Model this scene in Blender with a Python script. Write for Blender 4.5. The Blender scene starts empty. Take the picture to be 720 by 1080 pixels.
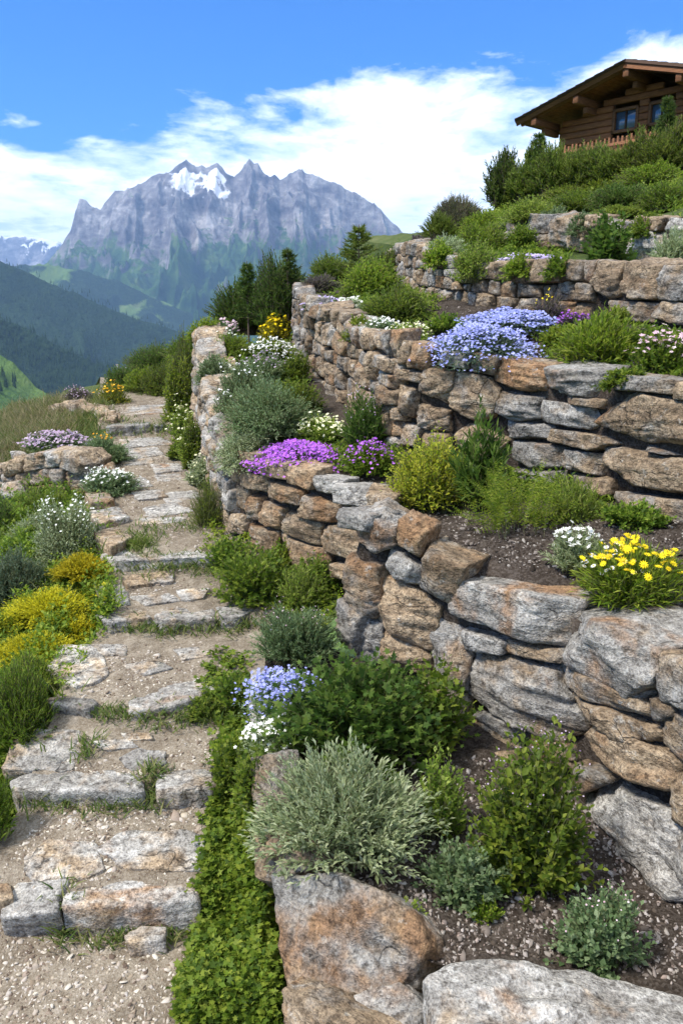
import bpy, math, numpy as np
from mathutils import Vector, Matrix
from mathutils.bvhtree import BVHTree

# ------------------------------------------------------------------ camera, sky, sun, exposure
C = bpy.context.scene.collection
SC = bpy.context.scene
F, EYE, HOR = 850.0, 2.0, 330.0            # focal length in photo pixels, eye height, eye-level row
PITCH = math.atan((540 - HOR) / F)
CP, SP = math.cos(PITCH), math.sin(PITCH)
cam_d = bpy.data.cameras.new('camera'); cam = bpy.data.objects.new('camera', cam_d); C.objects.link(cam)
cam.location = (0, 0, EYE); cam.rotation_euler = (math.pi / 2 - PITCH, 0, 0)
cam_d.sensor_width = 36; cam_d.lens = 36 * F / 1080; cam_d.clip_start = 0.05; cam_d.clip_end = 80000
SC.camera = cam
SUN_EL, SUN_AZ = math.radians(54), math.radians(-118)     # azimuth from +Y towards +X
W = bpy.data.worlds.new('World'); SC.world = W; W.use_nodes = True

class NT:
    def __init__(s, tree): s.t = tree; s.n = tree.nodes; s.l = tree.links
    def new(s, typ, ins=None, **kw):
        nd = s.n.new(typ)
        for k, v in kw.items(): setattr(nd, k, v)
        for k, v in (ins or {}).items():
            if hasattr(v, 'node') and hasattr(v, 'is_output'): s.l.new(v, nd.inputs[k])
            else: nd.inputs[k].default_value = v
        return nd
    def math(s, op, a, b=None, c=None, clamp=False):
        nd = s.n.new('ShaderNodeMath'); nd.operation = op; nd.use_clamp = clamp
        for i, v in enumerate((a, b, c)):
            if v is None: continue
            if hasattr(v, 'is_output'): s.l.new(v, nd.inputs[i])
            else: nd.inputs[i].default_value = v
        return nd.outputs[0]
    def ramp(s, fac, stops, interp='LINEAR'):
        nd = s.n.new('ShaderNodeValToRGB'); s.l.new(fac, nd.inputs[0]); cr = nd.color_ramp; cr.interpolation = interp
        while len(cr.elements) < len(stops): cr.elements.new(0.5)
        for e, (p, c) in zip(cr.elements, stops):
            e.position = p; e.color = (c, c, c, 1) if isinstance(c, (int, float)) else (*c, 1)
        return nd.outputs[0]
    def mix(s, fac, a, b, blend='MIX'):
        nd = s.n.new('ShaderNodeMix'); nd.data_type = 'RGBA'; nd.blend_type = blend
        for i, v in ((0, fac), (6, a), (7, b)):
            if hasattr(v, 'is_output'): s.l.new(v, nd.inputs[i])
            elif i == 0: nd.inputs[0].default_value = v
            else: nd.inputs[i].default_value = (*v, 1)
        return nd.outputs[2]
    def noise(s, vec, scale, detail=4, rough=0.55, dist=0.0):
        nd = s.n.new('ShaderNodeTexNoise'); s.l.new(vec, nd.inputs['Vector'])
        nd.inputs['Scale'].default_value = scale; nd.inputs['Detail'].default_value = detail
        nd.inputs['Roughness'].default_value = rough; nd.inputs['Distortion'].default_value = dist
        return nd.outputs[0]
    def vmul(s, vec, v):
        nd = s.n.new('ShaderNodeVectorMath'); nd.operation = 'MULTIPLY'; s.l.new(vec, nd.inputs[0]); nd.inputs[1].default_value = v
        return nd.outputs[0]
    def vadd(s, a, b):
        nd = s.n.new('ShaderNodeVectorMath'); nd.operation = 'ADD'; s.l.new(a, nd.inputs[0])
        if hasattr(b, 'is_output'): s.l.new(b, nd.inputs[1])
        else: nd.inputs[1].default_value = b
        return nd.outputs[0]

def build_world():
    t = NT(W.node_tree); t.n.clear()
    sky = t.new('ShaderNodeTexSky', sky_type='NISHITA', sun_disc=False, sun_elevation=SUN_EL, sun_rotation=SUN_AZ,
                altitude=2000, air_density=1.0, dust_density=0.2, ozone_density=4.0)
    tc = t.new('ShaderNodeTexCoord').outputs['Generated']
    sep = t.new('ShaderNodeSeparateXYZ', {0: tc}); x, y, z = sep.outputs
    blue = t.mix(1.0, sky.outputs[0], (0.10, 0.58, 1.08), 'MULTIPLY')
    # cloud layer: a plane high above, seen in perspective
    zz = t.math('ADD', t.math('MAXIMUM', z, 0.0), 0.11)
    pl = t.new('ShaderNodeCombineXYZ', {0: t.math('DIVIDE', x, zz), 1: t.math('DIVIDE', y, zz), 2: 0.0}).outputs[0]
    pl = t.vmul(pl, (1.0, 0.8, 1.0))
    big = t.noise(t.vadd(pl, (3.1, 0.7, 0)), 1.1, 8, 0.62, 0.2)
    fine = t.noise(t.vadd(pl, (1.7, 5.2, 0)), 4.2, 7, 0.62, 0.25)
    n = t.math('ADD', t.math('MULTIPLY', big, 0.66), t.math('MULTIPLY', fine, 0.34))
    # where the bank of cloud lies: rising towards the right, thin high up and low on the left
    edge = t.math('MULTIPLY_ADD', x, 0.085, 0.243)
    up = t.math('MULTIPLY', t.math('SUBTRACT', edge, z), 10.0)
    up = t.math('MINIMUM', up, 0.72)
    # gap of blue low on the left
    gx = t.math('MULTIPLY', t.math('SUBTRACT', -0.24, x), 3.0, clamp=True)
    gz = t.math('MULTIPLY', t.math('SUBTRACT', 0.10, z), 9.0, clamp=True)
    gap = t.math('MULTIPLY', gx, gz)
    over = t.math('MULTIPLY', t.math('SUBTRACT', z, 0.40), 3.0, clamp=True)
    up = t.math('SUBTRACT', up, 0.0)
    cov = t.math('SUBTRACT', t.math('ADD', t.math('MULTIPLY', t.math('SUBTRACT', n, 0.5), 3.4), up), t.math('MULTIPLY', gap, 1.6))
    cov = t.math('MAXIMUM', cov, t.math('MULTIPLY', over, 0.6))
    mask = t.ramp(cov, [(-0.0, 0.0), (0.28, 0.6), (0.62, 1.0)])
    shade = t.ramp(t.math('ADD', t.math('MULTIPLY', fine, .5), t.math('MULTIPLY', big, .5)), [(0.36, (5.2, 6.2, 7.6)), (0.5, (8.2, 8.8, 9.6)), (0.66, (10.6, 10.8, 11.2))])
    col = t.mix(mask, blue, shade)
    bg = t.new('ShaderNodeBackground', {'Color': t.mix(t.math('MULTIPLY', over, 0.5), col, (3.2, 3.5, 4.0)), 'Strength': 0.118})
    out = t.new('ShaderNodeOutputWorld', {0: bg.outputs[0]})
build_world()
sun_d = bpy.data.lights.new('sun', 'SUN'); sun = bpy.data.objects.new('sun', sun_d); C.objects.link(sun)
sun_d.energy = 3.0; sun_d.angle = math.radians(11); sun_d.color = (1.0, 0.94, 0.86)
sdir = Vector((math.sin(SUN_AZ) * math.cos(SUN_EL), math.cos(SUN_AZ) * math.cos(SUN_EL), math.sin(SUN_EL)))
sun.rotation_euler = sdir.to_track_quat('Z', 'Y').to_euler(); sun.location = sdir * 60
SC.view_settings.view_transform = 'Standard'; SC.view_settings.look = 'None'
SC.view_settings.exposure = 1.0; SC.view_settings.gamma = 1.0; SC.view_settings.use_curve_mapping = False
SC.render.engine = 'CYCLES'
SC.cycles.max_bounces = 7; SC.cycles.diffuse_bounces = 3; SC.cycles.glossy_bounces = 2; SC.cycles.transmission_bounces = 3
SC.cycles.volume_bounces = 0; SC.cycles.use_denoising = True; SC.cycles.caustics_reflective = False; SC.cycles.caustics_refractive = False

# ------------------------------------------------------------------ helpers
def ray(u, v):
    a, b = (u - 360) / F, -(v - 540) / F
    return np.array((a, CP + b * SP, -SP + b * CP))
def P(u, v, Y):                      # the point of the place at distance Y ahead that is seen at photo pixel (u, v)
    d = ray(u, v); return np.array((0, 0, EYE)) + d * (Y / d[1])
def link(name, me, parent=None):
    o = bpy.data.objects.new(name, me); C.objects.link(o)
    if parent: o.parent = parent
    return o
def tag(o, label=None, cat=None, group=None, kind=None):
    if label: o['label'] = label
    if cat: o['category'] = cat
    if group: o['group'] = group
    if kind: o['kind'] = kind
    return o
def mesh(name, verts, faces, mats=(), smooth=True, mi=None):
    """faces: an (n, k) int array, or a list of such arrays"""
    me = bpy.data.meshes.new(name)
    verts = np.asarray(verts, dtype=np.float32)
    fl = faces if isinstance(faces, list) else [faces]
    fl = [np.asarray(f, dtype=np.int32) for f in fl if len(f)]
    me.vertices.add(len(verts)); me.vertices.foreach_set('co', verts.ravel())
    nl = sum(f.size for f in fl); npoly = sum(len(f) for f in fl)
    me.loops.add(nl); me.loops.foreach_set('vertex_index', np.concatenate([f.ravel() for f in fl]))
    me.polygons.add(npoly)
    tot = np.concatenate([np.full(len(f), f.shape[1], np.int32) for f in fl])
    st = np.concatenate(([0], np.cumsum(tot)[:-1])).astype(np.int32)
    me.polygons.foreach_set('loop_start', st)
    if smooth: me.polygons.foreach_set('use_smooth', np.ones(npoly, bool))
    if mi is not None: me.polygons.foreach_set('material_index', np.asarray(mi, np.int32))
    for m in (mats if isinstance(mats, (list, tuple)) else [mats]): me.materials.append(m)
    me.update(calc_edges=True); me.validate(); return me
def hsh(i, j, k, s):
    h = (i * 374761393 + j * 668265263 + k * 2147483647 + s * 1274126177) & 0xFFFFFFFF
    h = ((h ^ (h >> 13)) * 1274126177) & 0xFFFFFFFF
    return ((h ^ (h >> 16)) & 0xFFFF) / 32767.5 - 1.0
def vnoise(p, s=0):
    p = np.asarray(p, float); i = np.floor(p).astype(np.int64); f = p - i; f = f * f * f * (f * (f * 6 - 15) + 10)
    r = 0
    for dx in (0, 1):
        for dy in (0, 1):
            for dz in (0, 1):
                w = (f[:, 0] if dx else 1 - f[:, 0]) * (f[:, 1] if dy else 1 - f[:, 1]) * (f[:, 2] if dz else 1 - f[:, 2])
                r = r + w * hsh(i[:, 0] + dx, i[:, 1] + dy, i[:, 2] + dz, s)
    return r
def fbm(p, s=0, o=4, g=0.5, l=2.03):
    p = np.asarray(p, float); r = 0; a = 1.0
    for k in range(o): r = r + a * vnoise(p * l ** k + 17.3 * k, s + k); a *= g
    return r
def ridged(p, s=0, o=5, g=0.5, l=2.07):
    p = np.asarray(p, float); r = 0; a = 1.0; w = 1.0
    for k in range(o):
        n = 1 - np.abs(vnoise(p * l ** k + 11.1 * k, s + k)) * 1.6; n = np.clip(n, 0, 1) ** 2 * w; r = r + a * n; w = np.clip(n * 1.6, 0.15, 1); a *= g
    return r
def resample(pts, m):
    pts = np.asarray(pts, float); d = np.r_[0, np.cumsum(np.linalg.norm(np.diff(pts[:, :2], axis=0), axis=1))]
    q = np.linspace(0, d[-1], m); return np.stack([np.interp(q, d, pts[:, k]) for k in range(pts.shape[1])], 1)

# ------------------------------------------------------------------ materials
def new_mat(name):
    m = bpy.data.materials.new(name); m.use_nodes = True; t = NT(m.node_tree); t.n.clear()
    return m, t
def finish(t, col, rough=0.9, bump=None, bstr=0.5, bdist=0.02, spec=0.25, trans=None):
    ins = {'Base Color': col if hasattr(col, 'is_output') else (*col, 1), 'Roughness': rough, 'Specular IOR Level': spec}
    if bump is not None: ins['Normal'] = t.new('ShaderNodeBump', {'Height': bump, 'Strength': bstr, 'Distance': bdist}).outputs[0]
    b = t.new('ShaderNodeBsdfPrincipled', ins); sh = b.outputs[0]
    if trans:
        tr = t.new('ShaderNodeBsdfTranslucent', {'Color': ins['Base Color']})
        sh = t.new('ShaderNodeMixShader', {0: trans, 1: sh, 2: tr.outputs[0]}).outputs[0]
    t.new('ShaderNodeOutputMaterial', {0: sh})

def stone_material(name, joined):
    m, t = new_mat(name)
    if joined:           # many small stones in one mesh: each carries its own tone and place
        tc = t.new('ShaderNodeAttribute', attribute_name='own_place').outputs['Vector']; rnd = t.new('ShaderNodeAttribute', attribute_name='own_number').outputs['Fac']; tonec = t.new('ShaderNodeAttribute', attribute_name='own_tone').outputs['Color']
    else:
        oi = t.new('ShaderNodeObjectInfo'); tc = t.new('ShaderNodeTexCoord').outputs['Object']; rnd = oi.outputs['Random']; tonec = oi.outputs['Color']
    off = t.new('ShaderNodeCombineXYZ', {0: t.math('MULTIPLY', rnd, 37.0), 1: t.math('MULTIPLY', rnd, 91.0), 2: 0.0}).outputs[0]
    p = t.vadd(tc, off)
    tone = t.new('ShaderNodeSeparateColor', {0: tonec}).outputs      # r: tan, g: lightness, b: rust
    strat = t.vmul(p, (1.0, 2.3, 1.25))
    n1 = t.noise(p, 5.0, 6, 0.62, 0.3); n2 = t.noise(strat, 6.0, 8, 0.68, 0.25); n3 = t.noise(p, 46.0, 4, 0.65); n4 = t.noise(t.vadd(p, (9, 3, 5)), 3.2, 5, 0.6, 0.4)
    n5 = t.noise(p, 130.0, 2, 0.6)
    grey = t.ramp(n2, [(0.25, (0.14, 0.128, 0.112)), (0.46, (0.27, 0.255, 0.23)), (0.58, (0.37, 0.355, 0.325)), (0.74, (0.54, 0.52, 0.48))])
    tan = t.ramp(n2, [(0.25, (0.10, 0.070, 0.043)), (0.45, (0.26, 0.188, 0.118)), (0.6, (0.39, 0.30, 0.20)), (0.76, (0.56, 0.47, 0.35))])
    rust = t.ramp(n1, [(0.3, (0.14, 0.082, 0.045)), (0.55, (0.31, 0.175, 0.085)), (0.75, (0.43, 0.29, 0.16))])
    f1 = t.math('ADD', t.math('MULTIPLY', t.math('SUBTRACT', n1, 0.5), 2.6), t.math('ADD', tone[0], 0.02))
    base = t.mix(t.ramp(f1, [(0.3, 0.0), (0.7, 1.0)]), grey, tan)
    f2 = t.math('ADD', t.math('MULTIPLY', t.math('SUBTRACT', n4, 0.5), 3.6), tone[2])
    base = t.mix(t.ramp(f2, [(0.45, 0.0), (0.9, 0.9)]), base, rust)
    spots = t.ramp(t.noise(t.vadd(p, (4, 8, 1)), 17.0, 5, 0.68), [(0.59, 0.0), (0.68, 0.5)])          # pale lichen
    base = t.mix(spots, base, (0.55, 0.55, 0.51))
    moss = t.ramp(t.noise(t.vadd(p, (2, 5, 7)), 6.5, 5, 0.7), [(0.64, 0.0), (0.74, 0.5)])
    base = t.mix(moss, base, (0.12, 0.125, 0.07))
    dark = t.ramp(n3, [(0.33, (0.36, 0.34, 0.32)), (0.5, (1, 1, 1)), (0.68, (1.34, 1.33, 1.31))]); base = t.mix(1.0, base, dark, 'MULTIPLY')
    vor = t.new('ShaderNodeTexVoronoi', {'Vector': t.vadd(t.vmul(p, (1.0, 2.0, 1.0)), t.vmul(t.new('ShaderNodeTexNoise', {'Vector': p, 'Scale': 6.0, 'Detail': 4.0}).outputs['Color'], (.35, .35, .35))), 'Scale': 3.4}, feature='DISTANCE_TO_EDGE').outputs['Distance']
    base = t.mix(1.0, base, t.ramp(n5, [(.32, (.62, .6, .58)), (.5, (1, 1, 1)), (.66, (1.28, 1.27, 1.25))]), 'MULTIPLY')
    crack = t.ramp(t.math('ADD', vor, t.math('MULTIPLY', t.math('SUBTRACT', n4, .42, clamp=True), .35)), [(0.0, 0.30), (0.02, 0.85), (0.035, 1.0)])
    base = t.mix(1.0, base, crack, 'MULTIPLY')
    sc = t.math('MULTIPLY_ADD', tone[1], 1.45, 0.22)
    base = t.mix(1.0, base, t.new('ShaderNodeCombineColor', {0: sc, 1: sc, 2: sc}).outputs[0], 'MULTIPLY')
    h = t.math('ADD', t.math('MULTIPLY', n2, 1.0), t.math('MULTIPLY', n3, 0.35)); h = t.math('ADD', h, t.math('MULTIPLY', n5, 0.2))
    h = t.math('ADD', h, t.math('MULTIPLY', crack, 0.25))
    finish(t, base, t.math('MULTIPLY_ADD', n3, 0.25, 0.68), h, 1.0, 0.035, 0.3)
    return m
STONE = stone_material('schist_stone', False); STONES_JOINED = stone_material('schist_small_stones', True)

def ground_mat(name, stops, scale, chips=None, bstr=0.7, bdist=0.015):
    m, t = new_mat(name); g = t.new('ShaderNodeNewGeometry').outputs['Position']
    a = t.noise(g, scale, 6, 0.65); b = t.noise(g, scale * 9, 4, 0.7); c = t.noise(g, scale * 0.22, 3, 0.5)
    f = t.math('ADD', t.math('ADD', t.math('MULTIPLY', a, 0.45), t.math('MULTIPLY', b, 0.3)), t.math('MULTIPLY', c, 0.25))
    col = t.ramp(f, stops)
    if chips:
        vo = t.new('ShaderNodeTexVoronoi', {'Vector': g, 'Scale': chips[0]}, feature='F1')
        ck = t.ramp(t.new('ShaderNodeSeparateColor', {0: vo.outputs['Color']}).outputs[0], [(0.35, chips[1]), (0.75, chips[2])])
        col = t.mix(chips[3], col, ck)
        f = t.math('ADD', f, t.math('MULTIPLY', vo.outputs['Distance'], 0.3))
    finish(t, col, 0.95, f, bstr, bdist, 0.15); return m
GRAVEL = ground_mat('path_gravel', [(0.36, (0.075, 0.057, 0.04)), (0.46, (0.155, 0.126, 0.088)), (0.55, (0.25, 0.212, 0.158)), (0.67, (0.46, 0.41, 0.34))], 14.0, (150, (0.16, 0.12, 0.09), (0.46, 0.40, 0.33), 0.22))
SOIL = ground_mat('bed_soil', [(0.3, (0.014, 0.010, 0.007)), (0.5, (0.038, 0.029, 0.022)), (0.7, (0.11, 0.09, 0.072))], 16.0, (120, (0.025, 0.018, 0.014), (0.17, 0.145, 0.125), 0.25))
TURF = ground_mat('turf', [(0.32, (0.02, 0.035, 0.01)), (0.5, (0.06, 0.085, 0.022)), (0.64, (0.11, 0.12, 0.045)), (0.78, (0.2, 0.17, 0.09))], 3.0)
# ------------------------------------------------------------------ the lines the place is laid out on
def poly(lst): return np.array([P(u, v, Y) for u, v, Y in lst])
FARFALL = np.array([(-2.3, 11.5, 0.6), (-4, 14, -1.2), (-9, 30, -10), (-30, 120, -60)])
def wall_line(lst, far, near):
    """lst rows (u, v_top, v_base, Y); far / near rows are world (x, y, z_base, z_top)"""
    r = [tuple(q) for q in far]
    for u, vt, vb, Y in lst:
        a, b = P(u, vb, Y), P(u, vt, Y); r.append(((a[0] + b[0]) / 2, Y, a[2], b[2]))
    return np.array(r + [tuple(q) for q in near])
WB = wall_line([(208, 350, 465, 6.7), (216, 395, 495, 5.9), (226, 440, 530, 5.1), (232, 465, 550, 4.8), (245, 476, 565, 4.6), (300, 490, 592, 4.2), (345, 507, 610, 4.0), (368, 530, 630, 3.80),
                (366, 555, 690, 3.27), (400, 556, 705, 3.20), (480, 598, 750, 3.0), (590, 640, 810, 2.7), (700, 690, 930, 2.25)],
               [(-1.48, 9.4, 1.0, 1.45), (-1.36, 8.0, 1.0, 1.70)], [(1.30, 1.75, .22, 1.0), (1.9, .9, .2, 1.0), (3.5, -.3, .2, 1.0), (6, -1.5, .2, 1)])
WC = wall_line([(316, 308, 378, 6.9), (330, 320, 398, 6.0), (370, 342, 430, 5.2), (410, 358, 468, 4.5), (440, 365, 478, 4.37), (520, 377, 492, 4.15), (600, 387, 512, 3.75), (720, 403, 547, 3.15)],
               [(-.55, 9.4, 1.75, 2.2), (-.45, 8.2, 1.7, 2.25)], [(1.75, 2.6, 1.15, 1.75), (2.6, 1.7, 1.1, 1.75), (4.5, .5, 1.1, 1.75), (8, -.6, 1.1, 1.75)])
WD = wall_line([(434, 258, 306, 7.0), (455, 270, 312, 6.3), (500, 277, 320, 5.8), (560, 279, 330, 5.3), (640, 280, 340, 4.8), (720, 282, 346, 4.3)],
               [(.45, 9.6, 2.3, 2.65), (.55, 8.2, 2.3, 2.62)], [(2.5, 3.5, 1.9, 2.25), (3.4, 2.5, 1.9, 2.25), (5.6, 1.4, 1.9, 2.25), (9, .4, 1.9, 2.25)])
WE = wall_line([(530, 238, 262, 8.5), (552, 226, 266, 7.5), (600, 228, 266, 6.8), (660, 238, 274, 6.2), (720, 240, 278, 5.6)],
               [(1.2, 10.0, 2.6, 2.7)], [(3.1, 4.7, 2.4, 2.75), (4.2, 3.8, 2.4, 2.75), (6.5, 2.8, 2.4, 2.75), (10, 2, 2.4, 2.75)])
def base(w): return w[:, [0, 1, 2]]
def top(w, d=0.0):           # line just behind the wall's top stones, d below their tops
    q = w[:, [0, 1, 3]].copy(); q[:, 2] -= d + .02; t = np.gradient(w[:, :2], axis=0); t /= np.linalg.norm(t, axis=1, keepdims=True); q[:, 0] -= t[:, 1] * .07; q[:, 1] += t[:, 0] * .07; return q
HEDGE = np.vstack([[(.2, 15.5, 3.3), (1.2, 13.5, 3.25)], poly([(480, 240, 12), (520, 222, 11), (560, 217, 10.5), (640, 203, 10), (720, 184, 9.5)]), [(5.8, 8.6, 3.6), (9, 7, 3.8), (14, 6, 4)]])
HOUSE = np.array([(2, 32, 3.6), (5, 29, 5.2), (8, 26, 5.9), (12, 22, 6.1), (18, 18, 6.3), (26, 15, 6.5)], float)
BEHIND = np.array([(6, 60, 5), (10, 52, 8), (16, 44, 11), (26, 36, 13), (40, 30, 14), (60, 26, 15)], float)
RISE = np.array([(20, 160, 2), (40, 140, 14), (70, 120, 25), (110, 100, 30), (160, 80, 34), (220, 60, 40)], float)

# path: row of the step foot, Y, z before and after each riser
STEPS = [(2.25, -.005, .115), (2.70, .195, .265), (3.08, .372, .405), (3.72, .475, .53), (4.26, .63, .685), (6.95, .975, 1.05)]
def path_z(Y):
    Y = np.asarray(Y, float); ys = [-3, .5]; zs = [-.6, -.1]
    for y, a, b in STEPS: ys += [y + .05, y + .09]; zs += [a, b]
    ys += [8.3, 10.5, 13, 30, 120]; zs += [1.12, 1.2, .3, -9, -60]
    return np.interp(Y, ys, zs)
EDGE = [(-3, -.55, .1), (.5, -.55, .05), (1.9, -1.25, -.22), (2.26, -1.2, -.38), (2.76, -1.10, -.40), (3.2, -1.12, -.38), (3.74, -1.10, -.36), (4.3, -1.2, -.58), (4.9, -1.42, -.72), (5.6, -1.6, -.86), (7.1, -2.05, -1.38), (8.3, -2.4, -1.66), (10.5, -3.0, -2.0), (13, -4.2, -3), (30, -10, -8.5), (120, -32, -28)]
EY, EL, ER = [np.array(q) for q in zip(*EDGE)]
GROUND = []          # (verts, faces) of everything plants can stand on
def loft(name, lines, mat, m=90, sub=6, amp=.02, ns=4.0, seed=1, register=True, lab=None):
    R = [resample(l, m) for l in lines]; rows = []
    for a, b in zip(R[:-1], R[1:]):
        for k in range(sub): rows.append(a + (b - a) * k / sub)
    rows.append(R[-1]); V = np.concatenate(rows); n = len(rows)
    if amp:
        w = np.ones((n, m)); w[0] = w[-1] = 0.3
        V[:, 2] += fbm(V * ns, seed, 4) * amp * w.ravel()
    i = np.arange(n - 1)[:, None] * m + np.arange(m - 1)[None]; i = i.ravel()
    f = np.stack([i, i + m, i + m + 1, i + 1], 1)
    o = link(name, mesh(name, V, f, [mat])); tag(o, kind='structure')
    if register: GROUND.append((V, f))
    return o
# gravel path
def build_path():
    ys = np.concatenate([np.arange(-3, 1.4, .15), np.arange(1.4, 8.6, .022), np.arange(8.6, 13, .2), np.linspace(13.5, 120, 30)]); m = 44
    L, R = np.interp(ys, EY, EL), np.interp(ys, EY, ER); R = np.where(ys < 9, R + .16, R); L = L - .1
    t = np.linspace(0, 1, m); X = L[:, None] + (R - L)[:, None] * t; Yg = np.repeat(ys[:, None], m, 1)
    wob = fbm(np.stack([X.ravel() * 2.2, Yg.ravel() * 0 + 3, Yg.ravel() * 0], 1), 5, 2).reshape(X.shape) * .03
    Z = path_z(Yg + wob); p = np.stack([X.ravel(), Yg.ravel(), Z.ravel()], 1)
    p[:, 2] += fbm(p * 5, 3, 4) * .011 + fbm(p * 30, 8, 2) * .004
    k = np.arange(len(ys) - 1)[:, None] * m + np.arange(m - 1)[None]; k = k.ravel(); f = np.stack([k, k + 1, k + m + 1, k + m], 1)
    o = link('path', mesh('path', p, f, [GRAVEL])); tag(o, kind='structure'); GROUND.append((p, f))
build_path()
pz = path_z(EY)
PL = np.stack([EL, EY, pz - .03], 1)[::-1]; PR = np.stack([ER, EY, pz - .03], 1)[::-1]
def shift(l, dx, dz, dy=0): q = l.copy(); q[:, 0] += dx; q[:, 2] += dz; q[:, 1] += dy; return q
L2 = shift(PL, -.55, -.10); L2[:, 0] -= 0; L3 = shift(PL, -1.5, -.5); L4 = shift(PL, -4.5, -2.6); L5 = shift(PL, -22, -15); L6 = shift(PL, -160, -95, 20); L7 = shift(PL, -600, -380, 60)
loft('left_bank', [PL, L2, L3, L4], TURF, 160, 8, .05, 3.0, 2)
loft('hillside', [L4, L5, L6, L7], TURF, 90, 8, .0, .1, 3)
# narrow verge between path and the lower bed / terrace wall
A = np.vstack([WB[:10, [0, 1, 2]], [(-.36, 3.25, .42)], [(-.335, 2.8, .27), (-.29, 2.35, .13), (-.17, 1.9, .0), (-.02, 1.6, -.05), (.25, .9, -.15), (.5, -1, -.4), (.5, -3, -.6)]])
A[:, 2] -= .03
PRn = np.array([q for q in PR if q[1] <= 9.4])
loft('path_verge', [shift(PRn, -.02, -.015), A], TURF, 200, 5, .02, 5.0, 4)
# lower bed, terraces, upper slope
EDGEA = np.array([(-.08, 3.32, .57), (-.33, 3.25, .555), (-.31, 2.8, .45), (-.255, 2.35, .345), (-.02, 2.08, .27), (.2, 1.9, .25), (.55, 1.76, .25), (.9, 1.5, .25), (1.2, 1.0, .2)])
loft('lower_bed', [EDGEA, np.vstack([WB[10:17, [0, 1, 2]]])], SOIL, 120, 18, .022, 7.0, 5)
loft('first_terrace_soil', [top(WB, .07), base(WC)], SOIL, 240, 20, .025, 6.0, 6)
loft('second_terrace_soil', [top(WC, .06), base(WD)], SOIL, 200, 16, .025, 6.0, 7)
loft('third_terrace_soil', [top(WD, .05), base(WE)], TURF, 160, 12, .025, 6.0, 8)
loft('upper_slope', [top(WE, .05), HEDGE, HOUSE, BEHIND, RISE], TURF, 140, 14, .05, 1.5, 9)
def far_cap():       # the hill's far end, where every terrace runs out and falls to the valley
    ends = np.array([RISE[0], BEHIND[0], HOUSE[0], HEDGE[0], WE[0, [0, 1, 3]], WE[0, :3], WD[0, [0, 1, 3]], WD[0, :3], WC[0, [0, 1, 3]], WC[0, :3], WB[0, [0, 1, 3]], WB[0, :3]])
    o1 = ends + np.array((-.6, 2.0, -.9)); o2 = ends * (1, 1, .2) + np.array((-4, 9, -5)); o3 = ends * (1, 1, 0) + np.array((-40, 90, -60)); o4 = ends * (1, 1, 0) + np.array((-120, 500, -330))
    loft('far_bank', [ends, o1, o2, o3, o4], TURF, 80, 8, .08, 1.0, 10)
far_cap()
gv, gf, k0 = [], [], 0
for v_, f_ in GROUND: gv.append(v_); gf.append(f_ + k0); k0 += len(v_)
BVH = BVHTree.FromPolygons(np.concatenate(gv).tolist(), np.concatenate(gf).tolist())
def ground(u, v):
    h = BVH.ray_cast(Vector((0, 0, EYE)), Vector(ray(u, v)).normalized(), 400)
    return np.array(h[0]) if h[0] is not None else None
def drop(x, y, z=30.0):
    h = BVH.ray_cast(Vector((x, y, z)), Vector((0, 0, -1)), 500)
    return h[0].z if h[0] is not None else 0.0
def depth_of(p): return (p[1] * CP - (p[2] - EYE) * SP)

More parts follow.
